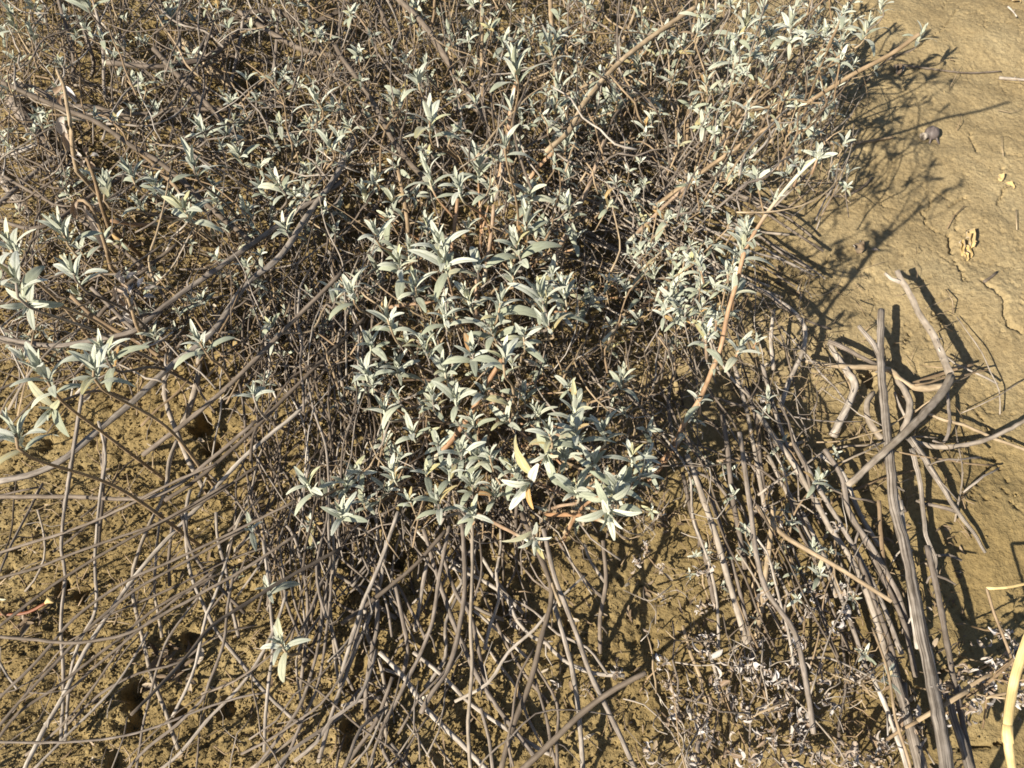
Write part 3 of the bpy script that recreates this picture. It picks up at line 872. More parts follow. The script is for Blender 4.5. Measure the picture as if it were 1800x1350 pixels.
LOW = [Plant('ll0', "sage_shoot", "uppermost of the small sage shoots at the lower left, with spread leaves", "shoot", 440, 960),
       Plant('ll1', "sage_shoot", "small sage shoot like a four pointed star, between two others at the lower left", "shoot", 470, 1060),
       Plant('ll2', "sage_shoot", "lowest sage shoot, a wide flat rosette of curved leaves among grey stems, lower left", "shoot", 495, 1170),
       Plant('ll3', "sage_shoot", "tiny pale sage shoot beside grey stems at the lower left", "shoot", 415, 1030),
       Plant('ll4', "sage_shoot", "pale sage shoot cut off by the left edge above the rusty stem", "shoot", 0, 1080)]
ents = []
for k in SPRIGS.split():
    f = [float(c) for c in k.split(',')]
    ents.append(f)
lowi = 0
for f in ents:
    x, y, L = f[:3]
    ang = f[3] if len(f) > 3 else random.gauss(88, 22)
    nn = int(f[4]) if len(f) > 4 else random.choice((4, 5, 6, 6, 7) if L > 30 else (4, 4, 5, 6))
    ok = f[5] if len(f) > 5 else U(.75, 1.25)
    key = plant_of(x, y)
    h = float(np.clip((L - 16) / 45, .10, 1.05)) * .33 * U(.85, 1.1)
    if key == 'topr' and y < 340: h = min(h * 2.0 + .07, .55)
    if key in ('topl', 'topc', 'left'): h = h * 1.35 + .06
    if key == 'mid': h = h * 1.1 + .05
    if key == 'lowleft':
        pl = LOW[min(lowi, 4)]; lowi += 1; h = min(h, .16)
    else:
        pl = PL[key]
    onstem = key == 'shoot'
    if key == 'shoot': h = float(np.interp(-y, [-815, -737, -663, -610, -547, -490, -440, -396, -352, -305, -275], [.03, .11, .20, .25, .30, .35, .39, .425, .455, .49, .52]))
    if key == 'shoot': h = float(np.interp(-y, [-815, -737, -663, -610, -547, -490, -440, -396, -352, -305, -275], [.03, .11, .20, .25, .30, .35, .39, .425, .455, .49, .52]))
    if key == 'shoot2': h = float(np.interp(-y, [-440, -352, -305, -275], [.08, .23, .29, .325]))
    if key == 'wit': h = U(.04, .10)
    tip = P(x, y, h)
    Lw = L * depth(tip) / FPX * (1.22 if key == 'lowleft' else {'low': 1.24, 'mid': 1.34 if y > 520 else 1.62, 'left': 1.62, 'topl': 1.7, 'topc': 1.68, 'topr': 1.45}.get(key, 1.3) * U(.85, 1.15) if L < 63 else 1.12)
    tilt = rad(U(6, 36)) if len(f) <= 3 else rad(24)
    ca, sa = math.cos(rad(ang)), math.sin(rad(ang))
    axis = np.array([ca * math.sin(tilt), sa * math.sin(tilt), math.cos(tilt)])
    if ang < 0: axis = np.array([ca * .8, sa * .8, .5])
    axis = axis + np.array([-.12, -.10, 0])          # shoots lean to the light
    lv, used = sprig_leaves(tip, axis, Lw, nn, ok)
    # stem under the leaves, down to the ground towards the shrub's crown
    a = Acc()
    foot = tip * 1.0; foot[2] = 0
    crown = pl.o
    if onstem:
        end = tip - axis * (used + .01); pp = [end, tip]
    else:
        tow = crown - foot; dd = np.linalg.norm(tow) + 1e-6
        base = foot + tow / dd * min(dd, U(.04, .16)) + np.array([U(-.03, .03), U(-.03, .03), .01])
        k1 = tip - axis * used
        k2 = k1 * .45 + base * .55 + np.array([U(-.015, .015), U(-.015, .015), h * .12])
        pp = [base, k2, k1, tip]
    path = spline(np.array(pp), .014)
    r0 = float(np.clip(Lw * .05, .0010, .0028))
    tube(a, path, nodes_radius(len(path), r0 * 1.15, r0 * .6, .014), 6)
    sp = link("sprig", a.mesh("sprig", M['orange' if onstem or key in ('low', 'mid') and random.random() < .5 else 'tan' if random.random() < .6 else 'grey'], pl.o), pl.root)
    for kind, idx, m4 in lv:
        sz = np.linalg.norm(m4[:3, 1]) / depth(m4[:3, 3])
        pl.leaves.append((sz, sp, kind, idx, m4))

# ---- stems and shoots between the traced ones
def wander(x0, y0, x1, y1, ang, ln, h0, h1, n=6, bend=.12, jit=.03):
    cx, cy = U(x0, x1), U(y0, y1)
    a = rad(ang); s_ = np.linspace(-.5, .5, n)
    b_ = random.gauss(0, bend) * ln
    nx2, ny2 = math.sin(a), math.cos(a)
    off = b_ * (1 - 4 * s_ ** 2) + RNG.normal(0, jit * ln, n)
    px = cx + ln * s_ * math.cos(a) + off * nx2
    py = cy - ln * s_ * math.sin(a) + off * ny2
    h = np.linspace(h0, h1, n) + abs(random.gauss(0, .02)) * (1 - 4 * s_ ** 2)
    return P(px, py, np.maximum(h, .010))


def pick(opts):
    r = random.random() * sum(o[-1] for o in opts)
    for o in opts:
        r -= o[-1]
        if r <= 0:
            return o
    return opts[-1]


# plant, rect, count, [(angle, sd, weight)], length px, height cm, radius mm, [(material, weight)], share that is a part of its own
Z = [
    ('topl', (-60, -80, 620, 300), 380, [(92, 16, 3), (145, 18, 2), (35, 20, 2), (5, 14, 1)], (60, 240), (2, 30), (.9, 2.6), [('grey', 2), ('brown', 4), ('tan', 2), ('pale', 1)], .10),
    ('topc', (580, -80, 1230, 300), 430, [(88, 15, 4), (50, 16, 2), (130, 16, 2), (5, 15, .6)], (60, 240), (2, 32), (.8, 2.5), [('tan', 3), ('brown', 3), ('grey', 2), ('pale', 1)], .08),
    ('topr', (1215, -80, 1480, 330), 120, [(52, 14, 4), (80, 20, 2), (10, 15, .6)], (60, 260), (3, 60), (.8, 2.2), [('tan', 3), ('grey', 2), ('brown', 1), ('pale', 1)], .15),
    ('left', (-60, 290, 600, 660), 230, [(36, 14, 3), (100, 24, 2), (146, 14, 2)], (70, 260), (2, 22), (.8, 2.5), [('grey', 3), ('brown', 3), ('tan', 2), ('pale', 1)], .12),
    ('mid', (590, 280, 1230, 640), 210, [(60, 25, 2), (98, 22, 3), (140, 18, 2)], (60, 200), (2, 20), (.8, 2.1), [('grey', 3), ('tan', 3), ('brown', 2), ('pale', 1)], .10),
    ('low', (590, 620, 1180, 930), 150, [(65, 25, 2), (100, 25, 3), (135, 18, 1)], (60, 200), (2, 19), (.8, 2.1), [('grey', 3), ('tan', 3), ('brown', 2), ('pale', 1)], .10),
    ('bund', (430, 420, 660, 1020), 150, [(84, 9, 5), (65, 14, 2), (112, 10, 2)], (120, 330), (1.5, 16), (1.0, 2.5), [('grey', 4), ('brown', 4), ('pale', 1.4), ('tan', 1)], .5),
    ('fanl', (-60, 620, 600, 1380), 34, [(38, 7, 4), (98, 12, 2), (70, 10, 1)], (160, 420), (1.5, 14), (1.2, 2.8), [('brown', 4), ('grey', 3), ('pale', 1)], .75),
    ('fanl', (-60, 620, 600, 1380), 50, [(38, 20, 2), (98, 30, 2), (140, 20, 1)], (40, 140), (1.2, 4), (.6, 1.3), [('tan', 2), ('grey', 2), ('pale', 1)], 0),
    ('fanc', (560, 900, 960, 1370), 46, [(72, 20, 4), (124, 16, 3)], (140, 340), (1.2, 10), (1.2, 3.0), [('grey', 5), ('pale', 1.6), ('brown', 2)], .75),
    ('fanc', (600, 820, 900, 1010), 44, [(84, 18, 4), (128, 12, 3)], (80, 220), (1.2, 7), (1.2, 2.6), [('grey', 4), ('pale', 2), ('brown', 2)], .5),
    ('fanr', (950, 285, 1320, 470), 46, [(154, 5, 4)], (170, 380), (2, 7), (1.6, 3.0), [('pale', 2), ('grey', 4), ('brown', 1)], .8),
    ('fanr', (1190, 480, 1420, 900), 30, [(112, 12, 3), (80, 20, 1), (150, 15, 1)], (90, 260), (1.5, 9), (1.0, 2.7), [('grey', 5), ('brown', 2), ('pale', 2)], .5),
    ('fanr', (1180, 820, 1660, 1330), 26, [(114, 7, 6), (84, 15, 1), (40, 20, .6)], (140, 420), (1.5, 9), (1.0, 2.7), [('grey', 4), ('pale', 2), ('tan', 2), ('brown', 2)], .6),
    ('fanr', (1380, 590, 1760, 900), 26, [(155, 15, 2), (20, 14, 2), (100, 20, 1)], (70, 200), (1.2, 6), (1.0, 2.4), [('grey', 3), ('pale', 2), ('tan', 2)], .6),
    ('wit', (1130, 1150, 1560, 1370), 36, [(30, 40, 2), (110, 30, 2)], (50, 170), (1.2, 6), (.8, 1.9), [('tan', 3), ('pale', 2), ('grey', 2)], .25),
]
for key, rect, cnt, angs, lens, hs, rs, mats, share in Z:
    pl = PL[key]
    for _ in range(cnt):
        a_, sd_, _w = pick(angs)
        h0 = U(*hs) / 100 * U(.3, 1); h1 = min(max(h0 + random.gauss(0, .05), .012), hs[1] / 100)
        ln = U(*lens)
        p = wander(*rect, random.gauss(a_, sd_), ln, h0, h1, 6, *((.04, .012) if key in ('fanr',) else (.09, .022)))
        r_ = U(*rs) / 1000 * (.78 if key == 'fanl' else .92)
        mt = pick(mats)[0]
        path = spline(p, .02 if r_ > .0012 else .03)
        if random.random() < share and r_ > .0010:
            pl.stem(path, nodes_radius(len(path), r_ * 1.1, r_ * .8, .02), mt, 6, "dry_stem", rough=.05)
        else:
            pl.twig(path, nodes_radius(len(path), r_ * 1.1, r_ * .7, .02), mt, 5 if r_ > .0012 else 4)

# hair-fine curling twigs
for key, rect, cnt in (('topl', (-60, -80, 620, 300), 380), ('topc', (580, -80, 1230, 300), 430), ('topr', (1215, -60, 1500, 330), 110), ('left', (-60, 290, 600, 660), 240),
                       ('mid', (590, 280, 1230, 640), 330), ('low', (600, 620, 1180, 950), 240), ('fanr', (1180, 480, 1450, 900), 90), ('wit', (1130, 900, 1560, 1370), 70), ('bund', (420, 420, 660, 1020), 90)):
    for _ in range(cnt):
        p = wander(*rect, U(0, 180), U(20, 95), U(.012, .12), U(.012, .12), 5, .3, .08)
        PL[key].twig(spline(p, .014), U(.0005, .0011), random.choice(('tan', 'grey', 'brown', 'pale')), 4)

# small shoots too small in the photograph to tell leaf from leaf: joined
for key, rect, cnt, Ls, hs in (('topl', (-60, -60, 600, 290), 150, (13, 26), (.03, .22)), ('topc', (580, -60, 1215, 290), 180, (13, 30), (.03, .26)), ('topr', (1215, -60, 1500, 330), 110, (14, 30), (.05, .5)),
                               ('left', (-60, 290, 600, 620), 105, (13, 28), (.03, .16)), ('mid', (590, 280, 1200, 640), 80, (14, 32), (.03, .17)), ('low', (600, 620, 1160, 920), 36, (16, 34), (.03, .15)),
                               ('wit', (1190, 780, 1500, 1090), 26, (12, 22), (.02, .06)), ('topr', (1150, 440, 1300, 580), 40, (15, 28), (.12, .34)), ('topr', (1060, 300, 1330, 470), 34, (14, 26), (.15, .42))):
    for _ in range(cnt):
        x, y = U(rect[0], rect[2]), U(rect[1], rect[3])
        L = U(*Ls); tip = P(x, y, U(*hs)); Lw = L * depth(tip) / FPX * 1.4
        t_ = rad(U(0, 40)); az = rad(U(0, 360))
        axis = np.array([math.cos(az) * math.sin(t_), math.sin(az) * math.sin(t_), math.cos(t_)])
        lv, used = sprig_leaves(tip, axis, Lw, random.choice((3, 4)), U(.9, 1.25), axil=random.random() < .5)
        for kind, idx, m4 in lv:
            PL[key].leaves.append((0.0, None, kind, idx, m4))
        end = tip - axis * used
        PL[key].twig(spline(np.array([end + np.array([U(-.03, .03), U(-.03, .02), -.05]), end, tip]), .016), Lw * .04, random.choice(('tan', 'grey')), 4)

# ---- withered whorls of curled leaves
WH = """1235,1005,22 1240,1072,30 1246,1128,26 1300,1168,30 1265,962,24 1352,1012,18 1350,1052,22 1402,1130,30 1432,1040,30 1446,1062,26 1482,1082,26 1487,1040,22 1422,1082,24 1462,1112,22 1440,1200,28 1382,1198,34 1372,1232,38
1312,1178,34 1240,1150,26 1226,1272,34 1242,1292,34 1402,1292,38 1412,1268,34 1482,1332,36 1502,1348,36 1592,1255,26 1500,1190,26 1522,1180,24 1120,990,18 1160,1000,16 1136,968,18 1165,1052,14 905,1092,26 1086,1176,20
1166,1166,20 1176,1200,22 980,1206,16 1030,1214,16 1322,1342,34 1282,1322,32 1602,1265,28 1652,1272,26 1350,1300,32 1260,1200,26 1215,1340,34 1330,1130,24 1290,1230,30 1340,1180,28 1385,1110,24 1400,1165,26 1440,1330,34 1550,1310,30
1310,1260,30 1180,1260,24 1140,1320,22 1390,1345,34 1275,880,14 1345,705,18 1340,895,16 1440,905,18 1470,930,16 1270,960,20 1370,915,18 1190,1230,22 1460,1240,26 1530,1340,30 1350,860,16"""
WH2 = "1690,1180,28 1722,1190,32 1752,1168,32 1782,1140,30 1676,1222,28 1735,1215,30 1778,1195,34 1795,1165,30 1790,1230,30 1650,1210,24 1710,1240,26 1760,1110,22 1690,1250,22"
for key, dat in (('wit', WH), ('wit2', WH2)):
    pl = PL[key]
    for k in dat.split():
        x, y, L = [float(c) for c in k.split(',')]
        h = U(.02, .07) if key == 'wit' else U(.06, .12)
        c0 = P(x, y, h); Lw = L * depth(c0) / FPX * 1.3
        pieces = []
        for _ in range(random.randint(13, 20)):
            az = U(0, 6.28); el = U(-.5, 1.1)
            d = np.array([math.cos(az) * math.cos(el), math.sin(az) * math.cos(el), math.sin(el)])
            pieces.append((d, Lw * U(.22, .62) * (1 if random.random() < .85 else 1.5), c0 + RNG.normal(0, Lw * .19, 3)))
        a = Acc()
        e2 = c0 + np.array([U(-.03, .03), U(-.04, .04), 0]); e2[2] = .008
        tube(a, spline(np.array([e2, (e2 + c0) / 2 + RNG.normal(0, .004, 3), c0]), .012), nodes_radius(len(spline(np.array([e2, (e2 + c0) / 2, c0]), .012)), .0016, .0011, .012), 5) if False else tube(a, np.array([e2, (e2 + c0) / 2 + RNG.normal(0, .004, 3), c0]), [.0016, .0014, .0010], 5)
        wh = link("withered_whorl", a.mesh("withered_whorl", M['tan'], pl.o), pl.root)
        for d, sl, pos in pieces:
            pl.leaves.append((sl / depth(pos) + 1, wh, 'curl', random.randrange(10), leaf_matrix(pos, d, RNG.normal(0, 1, 3), sl)))


def finish_withered(pl):
    """Curled leaves first as parts of their whorls, the overflow and the few green shoots joined."""
    cur = [t for t in pl.leaves if t[2] == 'curl']; cur.sort(key=lambda t: -t[0])
    more = Acc()
    for i, (sz, sp, kind, idx, m4) in enumerate(cur):
        if i < 300:
            mm = Matrix(m4.tolist()); mm.translation -= Vector(pl.o)
            link("curled_leaf", LEAFMESH[kind, idx], sp, mm)
        else:
            acc_leaf(more, kind, idx, m4, random.random())
    for _ in range(50 if pl.key == 'wit' else 30):
        if pl.key == 'wit': x, y = random.gauss(1350, 130), U(1090, 1360)
        else: x, y = U(1640, 1810), U(1120, 1270)
        p = P(x, y, U(.008, .03)); d = RNG.normal(0, 1, 3); d[2] *= .4
        acc_leaf(more, 'curl', random.randrange(10), leaf_matrix(p, d, RNG.normal(0, 1, 3), U(.006, .017)), random.random())
    o = link("curled_leaf_crumbs", more.mesh("curled_leaf_crumbs", M['curl'], pl.o), pl.root); o["kind"] = 'stuff'
    pl.leaves = [t for t in pl.leaves if t[2] != 'curl']


finish_withered(PL['wit']); finish_withered(PL['wit2'])
for x0, y0, x1, y1, r_ in ((1607, 1270, 1700, 1215, 4.2), (1667, 1237, 1740, 1185, 3.4), (1690, 1240, 1800, 1215, 2.6), (1700, 1225, 1790, 1150, 2.8), (1560, 1300, 1612, 1268, 3)):
    p = np.array([P(x0, y0, .07), P((x0 + x1) / 2, (y0 + y1) / 2 + U(-6, 6), .10), P(x1, y1, .11)])
    PL['wit2'].stem(spline(p, .014), r_ * depth(p[0]) / FPX, 'tan', 6, "dry_stem", rough=.06)
for pl in list(PL.values()):
    pl.finish()

# ------------------------------------------------------------------ dead branches
GB = "weathered dead branches lying at the right"


def branch(name, label, mat, pieces, group=GB, cat="branch", knobs=0):
    o0 = P(*pieces[0][0][0][:2], 0.0); o0[2] = 0
    root = thing(name, label, cat, o0, group)
    for k, (pts, r0, r1, nm) in enumerate(pieces):
        p = np.array([P(a, b_, h / 100) for a, b_, h in pts])
        path = spline(p, .012); path += RNG.normal(0, .0004, path.shape)
        a = Acc()
        rr = np.linspace(r0 * depth(p[0]) / FPX, r1 * depth(p[-1]) / FPX, len(path)) * .80 * (1 + .10 * fbm(np.arange(len(path)) * .012, np.full(len(path), r0 + k), 14, 2, 3) + RNG.normal(0, .012, len(path)))
        tube(a, path, rr, 12 if max(r0, r1) > 6 else 8, rough=.05, ridge=.16)
        link(nm, a.mesh(nm, M[mat], o0), root)
        if k == 0:
            for _ in range(knobs):
                i = random.randrange(2, len(path) - 2)
                d = RNG.normal(0, 1, 3); d[2] = abs(d[2]); d /= np.linalg.norm(d)
                a = Acc(); tube(a, np.array([path[i], path[i] + d * rr[i] * 1.4, path[i] + d * rr[i] * U(2, 3.2)]), [rr[i] * .4, rr[i] * .3, rr[i] * .18], 6)
                link("twig_stub", a.mesh("twig_stub", M[mat], o0), root)
    return root


branch("dead_branch", "thickest grey dead branch, forked at its top, running straight down to the bottom edge", 'wood', [
    ([(1549, 545, 5), (1547, 600, 5), (1548, 650, 5), (1553, 700, 5), (1558, 750, 5), (1565, 817, 6), (1573, 897, 6), (1590, 957, 7), (1607, 1043, 8), (1620, 1113, 9), (1633, 1173, 10), (1647, 1250, 12), (1668, 1370, 14)], 7.5, 16, "branch_limb"),
    ([(1510, 573, 6), (1524, 590, 5.6), (1537, 607, 5.2), (1546, 625, 5)], 4.5, 6, "branch_fork")], knobs=3)
branch("dead_branch", "pale forked stick bent like an elbow, its lower half crossing over the thickest branch", 'pale', [
    ([(1576, 477, 6), (1584, 492, 6), (1600, 520, 6.5), (1618, 556, 7), (1640, 590, 7), (1658, 630, 7.5), (1671, 660, 8)], 5.5, 8, "branch_limb"),
    ([(1671, 660, 8), (1655, 690, 9), (1600, 750, 11), (1550, 797, 11), (1490, 852, 10)], 8, 6.5, "lower_limb"),
    ([(1556, 480, 6), (1566, 490, 6), (1582, 495, 6)], 2.5, 4, "branch_fork")], knobs=5)
branch("dead_branch", "short pale stick with a kink, lying left of the thickest branch", 'pale', [
    ([(1457, 603, 2), (1468, 622, 2.2), (1480, 640, 2.5), (1492, 657, 3), (1504, 674, 3), (1495, 705, 2.8), (1482, 730, 2.4), (1464, 766, 1.5)], 4.5, 9, "branch_limb")], knobs=2)
branch("dead_branch", "thin grey stick pointing at the thickest branch from the kinked stick", 'wood', [
    ([(1456, 600, 3), (1490, 615, 3), (1517, 630, 3), (1540, 640, 2.5)], 5, 4, "branch_limb")])
branch("dead_branch", "pale hook shaped stick close to the left of the thickest branch", 'pale', [
    ([(1535, 690, 3), (1525, 705, 3), (1524, 730, 3), (1534, 752, 2.5), (1550, 772, 2)], 5.5, 6.5, "branch_limb")])
branch("dead_branch", "pale curved stick bowing out to the right of the thickest branch", 'pale', [
    ([(1575, 665, 2), (1590, 685, 3), (1599, 708, 3), (1596, 735, 3), (1583, 765, 2)], 5.5, 6.5, "branch_limb"),
    ([(1572, 690, 2), (1582, 715, 2), (1592, 735, 2)], 3, 3, "branch_fork")])
branch("dead_branch", "tan curved stick passing under the elbow of the pale forked stick", 'tan', [
    ([(1405, 632, 3), (1470, 643, 3), (1530, 645, 2.6), (1563, 650, 2.5), (1580, 665, 2.5), (1600, 678, 2.5), (1630, 682, 2.5), (1660, 677, 2.5)], 4, 8, "branch_limb"),
    ([(1600, 676, 2), (1640, 662, 2), (1710, 640, 1.6)], 4, 3, "branch_fork")])
branch("dead_branch", "thin bleached stick curving in from the right edge", 'pale', [
    ([(1815, 732, 5), (1770, 757, 4), (1733, 773, 3.4), (1677, 785, 3), (1630, 783, 2.4), (1600, 772, 2)], 4.2, 6, "branch_limb")])
branch("dead_branch", "thin tan stick sloping to the right edge, half in shadow", 'tan', [
    ([(1630, 727, 3), (1660, 738, 3), (1693, 747, 2.6), (1747, 770, 2.2), (1815, 795, 1.6)], 3.4, 3.2, "branch_limb")])
branch("dead_branch", "jointed grey stick hanging down right of the thickest branch", 'wood', [
    ([(1602, 790, 4), (1615, 840, 3.6), (1623, 900, 3.2), (1627, 943, 3), (1643, 980, 2.6), (1645, 1020, 2)], 6, 4.5, "branch_limb"),
    ([(1643, 978, 2.6), (1665, 975, 2.4), (1690, 985, 2)], 3, 2.4, "branch_fork")], knobs=2)
branch("dead_branch", "tapering grey stick ending in a point on open soil right of the jointed stick", 'wood', [
    ([(1600, 770, 4), (1640, 830, 3.6), (1683, 900, 3), (1710, 935, 2.4), (1732, 972, 1.6)], 7.5, 3, "branch_limb"),
    ([(1610, 880, 2), (1650, 890, 2.4), (1683, 900, 2.8)], 3, 5, "branch_fork")])
branch("dead_branch", "second thick grey branch beside the thickest one at the bottom edge", 'wood', [
    ([(1668, 1225, 8), (1680, 1270, 9), (1694, 1310, 10), (1712, 1370, 11)], 6, 10, "branch_limb")])
branch("dead_branch", "grey splintered branch left of the thickest one near the bottom edge", 'wood', [
    ([(1562, 1150, 4), (1580, 1205, 5), (1598, 1270, 6), (1612, 1320, 6), (1625, 1370, 6)], 8, 13, "branch_limb")], knobs=2)
branch("dead_branch", "bare grey stick lying across the soil beside the right edge of the dead wood", 'grey', [
    ([(1665, 690, 3), (1668, 730, 3), (1666, 762, 3), (1655, 780, 2.4), (1640, 775, 2)], 3.4, 3.6, "branch_limb")])

# straw and small things
t = thing("straw", "thick bright yellow straw standing at the right edge of the bottom corner", "straw", P(1760, 1350, 0))
o0 = np.array(t.location)
a = Acc(); p = np.array([P(x, y, h) for x, y, h in ((1818, 1095, .30), (1800, 1140, .29), (1782, 1200, .28), (1771, 1275, .27), (1774, 1320, .26), (1784, 1380, .25))]); path = spline(p, .01)
tube(a, path, 8.0 * np.array([depth(k) for k in path]) / FPX, 10, rough=.02); link("straw_stalk", a.mesh("straw_stalk", M['straw'], o0), t)
i = 3 * len(path) // 5
a = Acc(); tube(a, path[i:i + 3], 9.6 * depth(path[i]) / FPX, 10); link("straw_node", a.mesh("straw_node", M['straw'], o0), t)
a = Acc(); tube(a, np.array([path[-1], path[-1] * .5 + np.array([.02, -.02, .0]) + path[-1] * .5 - np.array([0, 0, .12]), np.array([path[-1][0] + .03, path[-1][1] - .05, 0])]), .0065, 8); link("straw_foot", a.mesh("straw_foot", M['straw'], o0), t)

t = thing("grass_stalk", "thin tan grass stalk bent over at its top, left of the yellow straw", "stalk", P(1790, 1170, 0))
o0 = np.array(t.location)
for nm, pts, r_ in (("stalk", ((1734, 1034, 13), (1748, 1080, 12), (1764, 1120, 11), (1782, 1170, 10), (1790, 1220, 5)), 2.6), ("stalk_top", ((1734, 1034, 13), (1765, 1033, 13), (1812, 1024, 13)), 2.8)):
    p = np.array([P(x, y, h / 100) for x, y, h in pts]); a = Acc(); tube(a, spline(p, .014), r_ * depth(p[0]) / FPX, 6); link(nm, a.mesh(nm, M['straw' if nm == "stalk_top" else 'tan'], o0), t)


def on_ground(px, py, up=0.0):
    p = P(px, py, 0.0); p[2] = float(gz_at(p[0], p[1])[0]) + up
    return p


def dry_leaf_thing(name, label, cat, px, py, bits, mat):
    o0 = on_ground(px, py); root = thing(name, label, cat, o0)
    for nm, dx, dy, L, ang, wid, roll, lift in bits:
        p = on_ground(px + dx, py + dy, lift); s_ = L * depth(p) / FPX
        v, q, uv = leaf_shape(wid, 0, -.35, .75, 8, 6, roll=roll, twist=U(-.3, .3), wav=.3)
        m4 = leaf_matrix(p, (math.cos(rad(ang)), math.sin(rad(ang)), .12), (U(-.3, .3), U(-.3, .3), 1), s_)
        v = v + RNG.normal(0, .022, v.shape) * (1, .6, 1.6)
        a = Acc(); a.add(v @ m4[:3, :3].T + m4[:3, 3], q, uv); link(nm, a.mesh(nm, M[mat], o0), root)
    return root


dry_leaf_thing("fallen_leaf", "large crumpled yellow dry leaf lying on the bare cracked soil at right", "leaf", 1702, 430,
               [("leaf_blade", 2, 10, 44, 84, .24, 1.9, .012), ("leaf_fold", -10, 20, 40, 76, .2, 2.2, .006), ("leaf_fold", 6, 22, 30, 110, .2, 2.2, .006), ("leaf_lobe", -2, 28, 20, 100, .26, 1.5, .005)], 'yellow')
dry_leaf_thing("fallen_leaf", "small bright yellow leaf scrap on bare soil at the right edge", "leaf", 1758, 318,
               [("leaf_blade", -2, 5, 18, 80, .34, 1.2, .006), ("leaf_lobe", 6, 8, 18, -50, .26, 1.1, .005)], 'yellow')
dry_leaf_thing("fallen_leaf", "yellow dry leaf upright among the bottom centre stems", "leaf", 632, 1108,
               [("leaf_blade", 0, 16, 42, 85, .24, 1.0, .02), ("leaf_fold", 4, 8, 26, 70, .2, 1.2, .03)], 'yellow')
dry_leaf_thing("fallen_leaf", "little tan curled leaf on the soil left of the crumpled yellow leaf", "leaf", 1510, 442,
               [("leaf_blade", 0, 6, 24, 90, .4, 1.2, .004), ("leaf_lobe", 0, -6, 14, 60, .4, 1.2, .004)], 'litter')
dry_leaf_thing("fallen_leaf", "tiny white leaf flake on the soil left of the crumpled yellow leaf", "leaf", 1534, 441,
               [("leaf_blade", -4, 0, 15, -15, .22, .5, .004)], 'curl')
dry_leaf_thing("fallen_leaf", "brown curled leaf on soil under the tip of the arching tan stem", "leaf", 1576, 128,
               [("leaf_blade", 0, 8, 30, 85, .25, 1.6, .006), ("leaf_lobe", 4, 2, 20, 60, .25, 1.6, .006)], 'litter')
dry_leaf_thing("fallen_leaf", "rusty brown fallen leaf at the top edge of the bare soil", "leaf", 1768, 4,
               [("leaf_blade", -10, 0, 32, 10, .25, 1.0, .006), ("leaf_lobe", 4, 0, 20, -30, .3, 1.0, .006)], 'yellow')

# the seed pod with its hollow pale stub
o0 = on_ground(1636, 238); t = thing("seed_pod", "round dark grey seed pod with a pale hollow stub on the bare soil", "seed pod", o0)
s_ = depth(o0) / FPX
md, n, l, b = mat_base("pod_skin"); nz = n.new("ShaderNodeTexNoise"); nz.inputs["Scale"].default_value = 160; rr_ = ramp(n, [(.35, (.075, .06, .055)), (.65, (.15, .125, .12))]); l.new(nz.outputs[0], rr_.inputs[0]); l.new(rr_.outputs[0], b.inputs["Base Color"]); b.inputs["Roughness"].default_value = .6
u_ = np.linspace(0, 2 * np.pi, 17); w_ = np.linspace(-np.pi / 2, np.pi / 2, 11)
vv = np.array([[math.cos(b_) * math.cos(a_) * 12.5, math.cos(b_) * math.sin(a_) * 13, math.sin(b_) * 11 + 9 + .8 * math.sin(5 * a_)] for b_ in w_ for a_ in u_]) * s_ + o0
r_ = np.arange(10)[:, None] * 17 + np.arange(16)[None, :]
a = Acc(); a.add(vv, np.stack([r_, r_ + 1, r_ + 18, r_ + 17], -1).reshape(-1, 4)); link("pod_body", a.mesh("pod_body", md, o0), t)
c0 = o0 + np.array([-8, -3, 8]) * s_; c1 = o0 + np.array([-19, -10, 9]) * s_
a = Acc(); tube(a, np.array([c0, c0 * .4 + c1 * .6, c1, c1, c0 * .4 + c1 * .6]), np.array([5, 6, 7, 3.8, 3.4]) * s_, 12, closed_ends=False); link("hollow_stub", a.mesh("hollow_stub", M['pale'], o0), t)
for dx, dy, dz in ((-8, -22, 1), (12, 14, 3), (10, -20, 1)):  # dark stubs added in the shape of the pod's leg-like shadows
    a = Acc(); e_ = o0 + np.array([dx, dy, dz]) * s_; tube(a, np.array([o0 + np.array([dx * .3, dy * .3, 6]) * s_, (o0 + e_) / 2 + np.array([0, 0, 7]) * s_, e_]), np.array([2.6, 2.2, 1.2]) * s_, 6); link("pod_shadow_stub", a.mesh("pod_shadow_stub", md, o0), t)

